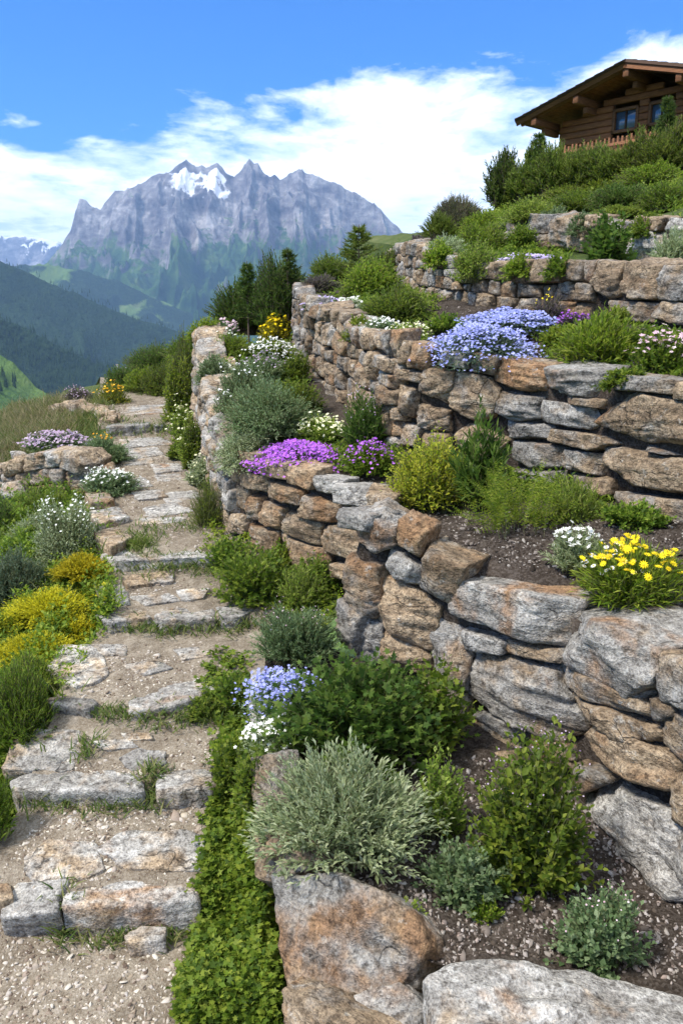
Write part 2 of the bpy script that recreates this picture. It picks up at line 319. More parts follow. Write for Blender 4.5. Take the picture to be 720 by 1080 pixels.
# ------------------------------------------------------------------ stones
_cube = {}
def cube_grid(n):
    if n in _cube: return _cube[n]
    ids = {}; vs = []; fs = []
    def vid(i, j, k):
        q = (i, j, k)
        if q not in ids: ids[q] = len(vs); vs.append(q)
        return ids[q]
    for ax in range(3):
        for sd in (0, n):
            for a in range(n):
                for b in range(n):
                    def c(a_, b_):
                        q = [0, 0, 0]; q[ax] = sd; q[(ax + 1) % 3] = a_; q[(ax + 2) % 3] = b_; return vid(*q)
                    f = [c(a, b), c(a + 1, b), c(a + 1, b + 1), c(a, b + 1)]
                    fs.append(f if sd else f[::-1])
    v = np.array(vs, float) / n * 2 - 1; v = np.tan(v * .72) / math.tan(.72)
    _cube[n] = (v, np.array(fs)); return _cube[n]
def rock(planes, half, n, seed, rough=.05, strata=.03, sharp=16, strat_n=None):
    """convex rock bounded by planes [(normal, distance from centre)], worn and layered"""
    v, f = cube_grid(n); d = v * np.asarray(half); ln = np.linalg.norm(d, axis=1, keepdims=True); d = d / ln
    N = np.array([q[0] for q in planes], float); N /= np.linalg.norm(N, axis=1, keepdims=True); D = np.array([max(q[1], 1e-3) for q in planes])
    k = np.clip(d @ N.T / D, 0, 1e3); k = k / k.max(1, keepdims=True).clip(1e-9); km = (np.clip(d @ N.T / D, 0, 1e3)).max(1); r = 1 / (km * (k ** sharp).sum(1) ** (1 / sharp)); p = d * r[:, None]
    s = float(min(half)); L = float(np.mean(half)); rs = np.random.default_rng(seed)
    sn = np.array(strat_n if strat_n is not None else (rs.normal() * .18, 1, rs.normal() * .25)); sn = sn / np.linalg.norm(sn)
    o = rs.uniform(-50, 50, 3)
    big = fbm(p / L * 1.3 + o, seed, 3) * rough * L + fbm(p / L * 5 + o, seed + 5, 3) * rough * L * .32
    q = p @ sn / L; lay = vnoise(np.stack([q * 7 + .5 * vnoise(p / L * 2 + o, 3), p[:, 0] / L * .9 + o[0], p[:, 2] / L * .9], 1), seed + 9)
    lay = np.sign(lay) * np.abs(lay) ** .6
    lay2 = vnoise(np.stack([q * 19 + .8 * vnoise(p / L * 3 + o, 4), p[:, 0] / L * 1.6 + o[1], p[:, 2] / L * 1.6], 1), seed + 11)
    side = 1 - np.abs(d @ sn) ** 2
    tq = fbm(p / L * 1.9 + o * 1.3, seed + 13, 3) * 3.2; fl = np.floor(tq); fr = tq - fl; fr = np.clip((fr - .38) / .24, 0, 1); chip = (fl + fr * fr * (3 - 2 * fr)) / 3.2
    big = big + (chip - .2) * rough * L * .95
    p = p + d * (big + (lay * strata * L + lay2 * strata * .45 * L) * side)[:, None]
    return p, f
def fit_rock(p, half):   # keep the worn rock at the size it was asked for
    return p
def stone_tone(o, tan=.5, light=.5, rust=.3): o.color = (tan, light, rust, 1)

class Wall:
    def __init__(s, name, W, label, cat, core=True, core_back=.055, core_top=.25, i0=0, i1=None):
        s.W = W; s.d = np.r_[0, np.cumsum(np.linalg.norm(np.diff(W[:, :2], axis=0), axis=1))]
        mid = W[len(W) // 2]; s.root = bpy.data.objects.new(name, None); C.objects.link(s.root); s.root.location = (mid[0], mid[1], mid[2])
        tag(s.root, label, cat); s.o = np.array(s.root.location); s.n = 0
        if core:
            r = []
            for k, z in ((0, 'b'), (.5, 0), (1, 't')): r.append(k)
            m = 140; ws = resample(W[i0:i1], m); t = np.gradient(ws[:, :2], axis=0); t /= np.linalg.norm(t, axis=1, keepdims=True); nn = np.stack([t[:, 1], -t[:, 0]], 1)
            rows = []
            K = 9
            for k in range(K):
                z = ws[:, 2] - .12 + (ws[:, 3] - .06 - ws[:, 2] + .12) * k / (K - 1)
                q = np.stack([ws[:, 0] - nn[:, 0] * core_back, ws[:, 1] - nn[:, 1] * core_back, z], 1); e = fbm(q * 14, 2, 3) * .02
                q[:, :2] -= nn * e[:, None]; rows.append(q)
            rows.append(rows[-1] - np.c_[nn * core_top, np.zeros(m)])
            V = np.concatenate(rows) - s.o; i = (np.arange(K)[:, None] * m + np.arange(m - 1)[None]).ravel()
            link('rubble_core', mesh('rubble_core', V, np.stack([i, i + 1, i + m + 1, i + m], 1), [SOIL]), s.root)
    def at(s, q):
        return np.array([np.interp(q, s.d, s.W[:, k]) for k in range(4)])
    def frame(s, q, w=.12):
        a, b = s.at(q - w), s.at(q + w); t = (b - a)[:2]; t = t / np.linalg.norm(t); return np.array((t[0], t[1], 0)), np.array((t[1], -t[0], 0))
    def hit(s, u, v):        # view ray against the wall's face
        r = ray(u, v); best = None
        for i in range(len(s.W) - 1):
            a, b = s.W[i, :2], s.W[i + 1, :2]; e = b - a; M = np.array([[r[0], -e[0]], [r[1], -e[1]]])
            nd = abs(r[0] * e[1] - r[1] * e[0]) / (np.linalg.norm(e) * math.hypot(r[0], r[1]))
            if nd < .05: continue
            k, t = np.linalg.solve(M, a)
            if k > 0 and -.001 <= t <= 1.001 and (best is None or k < best[0]): best = (k, s.d[i] + t * np.linalg.norm(e), EYE + r[2] * k)
        return best
    def stone(s, q, z, pts, seed, depth=None, tone=None, out=.0, lean=0, parent=True, n=None, bulge=None):
        """pts: outline on the wall face in metres about (q, z)"""
        rs = np.random.default_rng(seed); pts = np.asarray(pts, float)
        w = np.ptp(pts[:, 0]); h = np.ptp(pts[:, 1]); c = pts.mean(0); ar = .5 * abs(np.sum(pts[:, 0] * np.roll(pts[:, 1], -1) - pts[:, 1] * np.roll(pts[:, 0], -1)))
        depth = depth or float(np.clip(.75 * math.sqrt(w * h) + .05, .1, .34)); hd = depth / 2
        if np.sum(pts[:, 0] * np.roll(pts[:, 1], -1) - pts[:, 1] * np.roll(pts[:, 0], -1)) < 0: pts = pts[::-1]
        pl = []; sz = math.sqrt(ar); k = len(pts)
        for i in range(k):
            a, b = pts[i], pts[(i + 1) % k]; e = b - a; le = np.linalg.norm(e)
            if le < 1e-4: continue
            nm = np.array((e[1], -e[0])) / le; dist = (a - c) @ nm; tz = rs.uniform(-.08, .2)
            pl.append(((nm[0], nm[1], tz), (dist + tz * hd * .55) / math.sqrt(1 + tz * tz)))
        bl = bulge if bulge is not None else rs.uniform(0, .018) + .03 * sz
        for j in range(5):
            rx, ry = rs.normal() * .3, rs.normal() * .3 + .05; pl.append((np.array((rx, ry, 1)) / math.sqrt(1 + rx * rx + ry * ry), (hd + bl + .42 * (abs(rx) * w + abs(ry) * h) / 2) / math.sqrt(1 + rx * rx + ry * ry)))
        pl.append(((rs.normal() * .1, rs.normal() * .1, -1), hd))
        for i in range(k):
            if rs.random() < .35:
                dv = pts[i] - c; l = np.linalg.norm(dv)
                if l < 1e-4: continue
                dv = dv / l; zz = rs.uniform(.35, 1.0); nv = np.array((dv[0], dv[1], zz)); nv /= np.linalg.norm(nv)
                pl.append((nv, (nv @ np.array((dv[0] * l, dv[1] * l, hd))) * rs.uniform(.86, .97)))
        n = n or int(np.clip(sz * 115, 10, 42))
        p, f = rock(pl, (w / 2, h / 2, hd), n, seed, rs.uniform(.035, .065), rs.uniform(.03, .075), sharp=rs.uniform(45, 120))
        T, N = s.frame(q); w0 = s.at(q); U = np.array((0, 0, 1.0)) - N * .06
        org = np.array((w0[0], w0[1], z)) + T * c[0] + U * c[1] + N * (out - hd)
        o = link('stone', mesh('stone', p, f, [STONE]), s.root if parent else None)
        M = Matrix([[T[0], U[0], N[0], 0], [T[1], U[1], N[1], 0], [T[2], U[2], N[2], 0], [0, 0, 0, 1]])
        o.matrix_basis = Matrix.Translation(Vector(org - s.o)) @ M
        tn = tone or (rs.uniform(.1, .9), rs.uniform(.25, .6), rs.uniform(.0, .55)); stone_tone(o, *tn); s.n += 1
        return o
    def traced(s, quads, seed0, tone=None, grow=1.07):
        for j, q in enumerate(quads):
            tn = None
            if isinstance(q, tuple): q, tn = q
            q = np.array(q, float); c = q.mean(0); h = s.hit(*c)
            if h is None: continue
            T, N = s.frame(h[1]); w0 = s.at(h[1]); O = np.array((w0[0], w0[1], h[2])); U = np.array((0, 0, 1.0)); pts = []
            for u, v in q:
                r = ray(u, v); k = (O - np.array((0, 0, EYE))) @ N / (r @ N); X = np.array((0, 0, EYE)) + r * k - O; pts.append((X @ T, X @ U))
            s.stone(h[1], h[2], np.array(pts) * grow, seed0 + j, tone=tn or tone)
    def courses(s, q0, q1, rows, seed, wmin=.9, wmax=2.4, tone=None, over=.02, skip=None, gap=.0015):
        rs = np.random.default_rng(seed)
        fr = np.r_[0, np.cumsum(rs.uniform(.7, 1.3, rows))]; fr /= fr[-1]
        ph = rs.uniform(0, 20, rows + 1); am = rs.uniform(.02, .05, rows + 1); am[0] = 0
        def zb(r, q):
            w = s.at(q); b, t = w[2] - .04, w[3] + over; return b + (t - b) * (fr[r] + am[r] * math.sin(q * 5.3 + ph[r]) + am[r] * .6 * math.sin(q * 13.1 + ph[r] * 3))
        j = 0
        for r in range(rows):
            q = q0 + rs.uniform(-.05, 0.02); hh = (s.at((q0 + q1) / 2)[3] - s.at((q0 + q1) / 2)[2]) / rows
            while q < q1:
                ht = zb(r + 1, q) - zb(r, q); w = max(.05, ht * rs.uniform(wmin, wmax)); e = min(q + w, q1 + .05)
                if e - q < .03: break
                m = (q + e) / 2; z = (zb(r, m) + zb(r + 1, m)) / 2; jt = lambda: rs.uniform(-.16, .16) * ht
                p = [(q - m + gap + jt() * .7, zb(r, q) - z + gap), (e - m - gap + jt() * .7, zb(r, e) - z + gap), (e - m - gap + jt() * .6, zb(r + 1, e) - z - gap), ((q + e) / 2 - m + jt(), zb(r + 1, m) - z + abs(jt()) * .4), (q - m + gap + jt() * .6, zb(r + 1, q) - z - gap)]
                if not (skip and skip(m, z)):
                    if ht > .13 and rs.random() < .22:       # two thin stones in place of one
                        for lo, hi in ((0, .48), (.52, 1)):
                            a0, a1 = [p[0][1] + (p[4][1] - p[0][1]) * x for x in (lo, hi)]; b0, b1 = [p[1][1] + (p[2][1] - p[1][1]) * x for x in (lo, hi)]
                            s.stone(m, z, [(p[0][0], a0), (p[1][0], b0), (p[2][0] + jt() * .3, b1), (p[4][0] + jt() * .3, a1)], seed * 1000 + j, tone=tone and tone(rs), out=rs.uniform(-.02, .025)); j += 1
                    else:
                        s.stone(m, z, p, seed * 1000 + j, tone=tone and tone(rs), out=rs.uniform(-.02, .03)); j += 1
                q = e
# ------------------------------------------------------------------ walls, boulders, step slabs
# generic traced stone on any plane: outline in photo pixels, an anchor point and the way its broad face looks
def frame_of(nrm):
    N = np.asarray(nrm, float); N /= np.linalg.norm(N); Tn = np.cross((0, 0, 1.0), N)
    if np.linalg.norm(Tn) < .3: Tn = np.array((1.0, 0, 0)) - N * N[0]
    Tn /= np.linalg.norm(Tn); return Tn, np.cross(N, Tn), N
def face_stone(name, px, anchor, nrm, depth, seed, tone, label=None, cat=None, group=None, n=26, rough=.05, strata=.035, flat=False, tilt=.12, parent=None, top_planes=3):
    rs = np.random.default_rng(seed); Tn, U, N = frame_of(nrm); O = np.asarray(anchor, float); E = np.array((0, 0, EYE)); pts = []
    for u, v in px:
        r = ray(u, v); k = (O - E) @ N / (r @ N); X = E + r * k - O; pts.append((X @ Tn, X @ U))
    pts = np.array(pts)
    if np.sum(pts[:, 0] * np.roll(pts[:, 1], -1) - pts[:, 1] * np.roll(pts[:, 0], -1)) < 0: pts = pts[::-1]
    c = pts.mean(0); hd = depth / 2; pl = []; k = len(pts); sz = math.sqrt(np.ptp(pts[:, 0]) * np.ptp(pts[:, 1]))
    for i in range(k):
        a, b = pts[i], pts[(i + 1) % k]; e = b - a; le = np.linalg.norm(e)
        if le < 1e-4: continue
        nm = np.array((e[1], -e[0])) / le; dist = (a - c) @ nm; tz = rs.uniform(-.15, .12) if flat else rs.uniform(-.05, .3)
        pl.append(((nm[0], nm[1], tz), (dist + tz * hd) / math.sqrt(1 + tz * tz)))
    for j in range(1 if flat else top_planes): pl.append(((rs.normal() * tilt * (.15 if flat else 1), rs.normal() * tilt * (.15 if flat else 1), 1), hd))
    pl.append(((0, 0, -1), hd))
    p, f = rock(pl, (np.ptp(pts[:, 0]) / 2, np.ptp(pts[:, 1]) / 2, hd), n, seed, rough, strata, sharp=34 if flat else 24, strat_n=(rs.normal() * .1, rs.normal() * .1, 1) if flat else (.25, 1, rs.normal() * .2))
    if flat: an = p / (np.linalg.norm(p[:, :2], axis=1, keepdims=True) + 1e-6); an[:, 2] = 0; p[:, :2] *= 1 + .10 * fbm(an * 1.7 + seed, seed, 3)[:, None]
    org = O + Tn * c[0] + U * c[1] - N * hd
    o = link(name, mesh(name, p, f, [STONE]), parent)
    if parent: org = org - np.array(parent.location)
    o.matrix_basis = Matrix.Translation(Vector(org)) @ Matrix([[Tn[0], U[0], N[0], 0], [Tn[1], U[1], N[1], 0], [Tn[2], U[2], N[2], 0], [0, 0, 0, 1]])
    stone_tone(o, *tone); tag(o, label, cat, group); return o
G, T_, R_, D_ = (.12, .55, .1), (.8, .58, .25), (.7, .44, .45), (.35, .3, .3)     # tones: grey, tan, rusty, dark
def thin(rs): return (rs.uniform(.1, .85), rs.uniform(.22, .62), rs.uniform(.0, .5))
wb = Wall('retaining_wall', WB, 'lowest dry stone retaining wall with large grey and tan boulders at its near right end', 'stone wall')
near_q = [
 ([(379, 545), (398, 539), (419, 552), (416, 575), (396, 584), (380, 572)], (.45, .5, .35)), ([(418, 549), (444, 564), (441, 589), (420, 577)], R_),
 ([(408, 578), (441, 600), (441, 619), (418, 612), (407, 596)], G), ([(447, 580), (491, 598), (477, 640), (442, 619)], (.7, .38, .45)),
 ([(481, 617), (602, 638), (594, 686), (536, 672), (477, 651)], (.2, .55, .45)), ([(588, 651), (640, 660), (690, 688), (686, 728), (660, 744), (600, 706)], (.1, .46, .2)),
 ([(693, 692), (735, 700), (735, 752), (697, 742)], (.6, .5, .2)), ([(394, 611), (422, 616), (459, 644), (452, 687), (422, 678), (396, 654)], (.95, .66, .3)),
 ([(454, 651), (494, 676), (491, 730), (470, 725), (451, 692)], (.4, .48, .2)), ([(486, 666), (531, 677), (529, 691), (490, 687)], G),
 ([(531, 677), (596, 690), (590, 702), (533, 691)], (.7, .45, .5)), ([(493, 692), (583, 710), (617, 766), (592, 786), (522, 753), (490, 730)], (.3, .47, .1)),
 ([(585, 703), (663, 734), (697, 756), (694, 765), (644, 749), (588, 723)], (.6, .48, .2)), ([(588, 725), (644, 750), (697, 768), (692, 783), (659, 782), (607, 753)], (.85, .5, .3)),
 ([(604, 775), (644, 770), (718, 808), (710, 841), (682, 842), (659, 820), (607, 801)], (.9, .55, .4)), ([(697, 757), (725, 754), (725, 809), (698, 790)], (.6, .45, .2)),
 ([(706, 820), (726, 815), (726, 872), (708, 862)], T_), ([(613, 842), (640, 829), (705, 858), (730, 880), (730, 948), (660, 927), (622, 892)], (.1, .62, .15)),
 ([(660, 931), (728, 950), (728, 1000), (690, 992)], (.75, .45, .3)), ([(685, 737), (708, 744), (710, 757), (691, 763)], D_),
 ([(480, 766), (530, 764), (545, 800), (520, 822), (485, 812)], T_), ([(362, 590), (398, 600), (401, 646), (392, 653), (362, 641)], R_),
 ([(358, 634), (376, 650), (374, 692), (358, 682)], (.3, .42, .2)), ([(376, 655), (402, 660), (403, 702), (376, 698)], (.1, .45, .1)),
 ([(404, 662), (449, 692), (452, 712), (404, 700)], T_), ([(446, 712), (472, 722), (492, 736), (487, 757), (450, 740)], (.8, .6, .2)), ([(547, 770), (600, 790), (604, 812), (552, 800)], (.4, .3, .3)),
 ([(606, 806), (650, 822), (612, 838)], (.5, .35, .2)), ([(494, 757), (520, 755), (548, 768), (545, 784)], (.4, .35, .2)), ([(730, 690), (800, 700), (800, 790), (730, 780)], None), ([(730, 790), (800, 800), (800, 900), (730, 890)], None)]
far_q = [[(244, 476), (272, 480), (272, 497), (250, 492)], [(273, 486), (303, 490), (300, 507), (275, 503)], [(302, 492), (330, 497), (327, 516), (302, 510)], ([(329, 502), (358, 506), (351, 522), (330, 518)], (.2, .7, .1)), [(243, 494), (254, 494), (251, 511), (244, 508)], [(255, 498), (280, 504), (277, 520), (255, 514)],
 [(279, 508), (316, 518), (315, 535), (280, 526)], [(318, 522), (354, 534), (351, 552), (318, 545)], ([(353, 538), (386, 543), (382, 562), (353, 558)], (.3, .45, .2)), [(247, 512), (260, 516), (260, 540), (248, 535)], [(261, 524), (271, 526), (271, 550), (261, 547)],
 [(273, 530), (297, 537), (294, 560), (272, 551)], [(298, 540), (337, 552), (334, 576), (298, 563)], [(337, 554), (376, 562), (372, 591), (336, 580)], [(241, 543), (256, 545), (257, 563), (242, 560)], [(257, 553), (290, 561), (288, 586), (258, 580)],
 [(291, 565), (345, 583), (345, 606), (300, 601)], [(348, 594), (366, 597), (366, 613), (349, 612)], ([(233, 514), (243, 518), (243, 541), (234, 536)], (.3, .7, .05))]
wb.traced(near_q, 100, grow=1.085); wb.traced([q if isinstance(q, tuple) else (q, (.85, .42 + .1 * (i % 3), .25 + .12 * (i % 4))) for i, q in enumerate(far_q)], 200)
for px, tn, Y in (([(348, 512), (395, 515), (386, 536), (350, 530)], (.1, .66, .1), 3.8), ([(384, 522), (415, 527), (410, 543), (386, 540)], T_, 3.62)):
    face_stone('stone', px, P(*np.mean(px, 0), Y), (-.3, -.9, .1), .2, 260 + int(px[0][0]), tn, n=16, parent=wb.root)
qc = wb.d[6]                                     # corner by the path
wb.courses(.35, qc - .12, 5, 31, .8, 2.0, tone=lambda r: (r.uniform(.15, .7), r.uniform(.45, .72), r.uniform(0, .25)))
q = wb.hit(740, 740)[1]; wb.courses(q, q + 1.9, 4, 35, .9, 1.8, tone=thin)
wc = Wall('retaining_wall', WC, 'middle dry stone retaining wall with blue flowers hanging over its top edge', 'stone wall')
mid_q = [([(464, 370), (495, 373), (494, 390), (464, 386)], G), ([(496, 372), (524, 377), (520, 396), (497, 393)], R_), ([(520, 379), (573, 387), (568, 413), (550, 413), (518, 403)], (.85, .55, .6)),
 ([(573, 387), (631, 392), (638, 411), (620, 420), (590, 416), (572, 404)], (.08, .42, .1)), ([(633, 394), (712, 402), (708, 416), (650, 413)], (.35, .36, .2)), ([(711, 404), (740, 402), (740, 428), (706, 421)], T_),
 ([(420, 358), (433, 362), (430, 385), (419, 383)], T_), ([(433, 362), (453, 368), (450, 392), (429, 388)], T_), ([(419, 388), (445, 394), (443, 405), (419, 401)], T_), ([(446, 388), (477, 392), (470, 426), (440, 413)], (.8, .5, .3)),
 ([(477, 394), (513, 400), (526, 411), (521, 441), (500, 446), (473, 429)], (.9, .62, .3)), ([(521, 414), (566, 419), (565, 441), (545, 444), (520, 433)], (.25, .42, .2)), ([(565, 424), (620, 430), (630, 442), (618, 453), (570, 446)], (.15, .45, .1)),
 ([(594, 418), (632, 422), (630, 431), (596, 428)], (.8, .45, .3)), ([(632, 418), (670, 415), (735, 428), (735, 470), (680, 469), (630, 452)], (.65, .42, .45)), ([(420, 406), (437, 412), (434, 441), (420, 437)], T_),
 ([(438, 427), (471, 434), (472, 456), (440, 453)], T_), ([(530, 444), (578, 449), (575, 463), (535, 463)], (.1, .42, .1)), ([(578, 454), (630, 460), (645, 468), (620, 476), (580, 469)], (.6, .42, .3)), ([(540, 466), (592, 473), (590, 493), (560, 496), (540, 486)], (.1, .4, .1)),
 ([(593, 475), (630, 480), (628, 502), (595, 496)], (.5, .5, .2)), ([(632, 474), (680, 479), (735, 487), (735, 523), (670, 516), (632, 500)], (.8, .46, .3)), ([(642, 521), (735, 531), (735, 556), (640, 547)], (.6, .5, .1)), ([(422, 448), (442, 451), (440, 471), (423, 469)], (.4, .6, .1)),
 ([(474, 436), (500, 448), (530, 446), (534, 466), (520, 484), (474, 468)], T_), ([(444, 456), (472, 458), (472, 480), (444, 474)], T_), ([(595, 500), (640, 506), (640, 522), (595, 515)], (.6, .4, .2)), ([(632, 455), (680, 471), (735, 472), (735, 484), (680, 476), (640, 468)], (.5, .35, .2)),
 ([(538, 497), (590, 496), (592, 514), (540, 510)], (.4, .38, .2)), ([(742, 402), (830, 405), (830, 470), (742, 470)], None), ([(742, 474), (830, 474), (830, 560), (742, 556)], None)]
wc.traced(mid_q, 300)
q1 = wc.hit(421, 410)[1]
wc.courses(1.0, wc.d[3], 6, 33, .8, 1.8, tone=thin); wc.courses(wc.d[3] + .02, q1 - .03, 5, 34, .8, 2.0, tone=lambda r: (r.uniform(.3, .95), r.uniform(.3, .66), r.uniform(.05, .55)))
q = wc.hit(828, 480)[1]; wc.courses(q, q + 2.2, 4, 36, 1.0, 2.2, tone=thin)
wd = Wall('retaining_wall', WD, 'upper dry stone retaining wall with three square boulders at its right end', 'stone wall')
wd.traced([([(622, 275), (655, 278), (653, 310), (640, 316), (621, 298)], (.75, .4, .45)), ([(655, 277), (694, 280), (690, 315), (666, 316), (654, 308)], (.8, .42, .4)), ([(695, 281), (735, 282), (735, 318), (693, 316)], (.55, .45, .2)),
 ([(690, 318), (735, 322), (735, 346), (685, 335)], (.4, .5, .1)), ([(640, 318), (688, 320), (686, 340), (640, 336)], (.4, .42, .2)), ([(742, 278), (800, 278), (800, 345), (742, 345)], None)], 400)
q2 = wd.hit(620, 300)[1]
wd.courses(.6, wd.d[4], 4, 41, .7, 1.6, tone=lambda r: (r.uniform(.2, .8), r.uniform(.4, .6), r.uniform(0, .4))); wd.courses(wd.d[4] + .02, q2 - .02, 3, 42, 1.0, 2.2, tone=lambda r: (r.uniform(.3, .85), r.uniform(.3, .48), r.uniform(0, .5)))
q = wd.hit(798, 310)[1]; wd.courses(q, q + 2.6, 2, 43, 1.0, 2.0, tone=thin)
we = Wall('retaining_wall', WE, 'topmost low wall of rounded pale boulders below the grassy slope', 'stone wall', core_back=.12)
we.traced([([(597, 243), (617, 243), (614, 266), (597, 262)], (.7, .72, .2)), ([(599, 230), (614, 229), (613, 241), (600, 241)], (.5, .5, .2)), ([(615, 227), (634, 228), (632, 242), (617, 242)], (.8, .5, .4)), ([(658, 246), (690, 244), (706, 262), (694, 276), (660, 274)], (.25, .72, .1)),
 ([(670, 228), (698, 229), (693, 243), (671, 243)], (.7, .5, .4)), ([(700, 231), (735, 232), (735, 246), (696, 244)], (.1, .7, .1)), ([(708, 247), (740, 247), (740, 280), (707, 276)], (.1, .72, .1)), ([(550, 226), (572, 226), (576, 245), (552, 248)], (.4, .4, .2)), ([(575, 228), (597, 230), (595, 262), (577, 262)], (.5, .42, .2)),
 ([(550, 249), (575, 247), (575, 266), (550, 268)], (.5, .42, .2)), ([(530, 238), (549, 230), (549, 264), (530, 262)], (.5, .4, .2)), ([(636, 232), (656, 236), (654, 272), (634, 270)], (.5, .45, .2))], 500)

def slab(px, z, thick, seed, tone, label, name='step_slab', cat='step', group='stone slabs forming the steps', n=22, nrm=(0, 0, 1), rough=.03, strata=.02):
    c = np.mean(px, 0); r = ray(*c); k = (z - EYE) / r[2]; O = np.array((0, 0, EYE)) + r * k
    return face_stone(name, px, O, nrm, thick, seed, tone, label, cat, group, n, rough, strata, True)
S = slab
S([(20, 929), (72, 926), (60, 962), (0, 968), (2, 948)], .115, .15, 601, (0.14, 0.64, 0.09), 'grey-green tilted step slab at the left of the nearest step', nrm=(-.05, -.18, 1))
S([(82, 917), (202, 922), (207, 946), (172, 953), (64, 955)], .118, .17, 602, (0.23, 0.77, 0.21), 'large blue-grey topped step slab with brown front in the nearest step')
S([(9, 823), (27, 813), (153, 813), (157, 834), (14, 832)], .265, .16, 603, (0.30, 0.58, 0.12), 'long dark-fronted step slab on the left of the second step')
S([(163, 814), (178, 806), (224, 806), (229, 829), (167, 834)], .27, .17, 604, (0.20, 0.65, 0.06), 'pale grey blocky step slab on the right of the second step')
S([(49, 735), (89, 730), (104, 740), (95, 748), (53, 743)], .40, .13, 605, (0.32, 0.44, 0.24), 'small brown step slab under green plants on the left of the third step')
S([(131, 738), (187, 718), (238, 711), (241, 724), (178, 745), (138, 748)], .41, .15, 606, (0.29, 0.72, 0.12), 'wide slanting pale step slab on the right of the third step', nrm=(0, -.06, 1))
S([(103, 649), (128, 639), (161, 639), (161, 650), (117, 656)], .535, .12, 607, (0.32, 0.52, 0.12), 'left tan step slab of three small ones in the fourth step')
S([(163, 649), (179, 641), (224, 641), (227, 651), (171, 654)], .535, .13, 608, (0.37, 0.61, 0.12), 'middle rounded tan step slab of the fourth step')
S([(228, 640), (249, 635), (271, 643), (253, 650), (231, 649)], .54, .10, 609, (0.25, 0.52, 0.12), 'grey step slab of the fourth step touching the verge on the right')
S([(107, 583), (128, 577), (218, 573), (236, 581), (231, 587), (119, 590)], .69, .12, 610, (0.14, 0.82, 0.00), 'long smooth pale blue-grey step slab spanning the whole fifth step')
S([(108, 444), (157, 442), (160, 448), (111, 450)], 1.05, .15, 611, (0.20, 0.47, 0.06), 'dark grey step slab on the left of the farthest step')
S([(161, 443), (188, 442), (190, 447), (162, 449)], 1.05, .14, 612, (0.23, 0.52, 0.06), 'short grey step slab on the right of the farthest step')
FL = dict(name='flagstone', cat='paving stone', group='flagstones set into the gravel path', rough=.02, strata=.01, n=18)
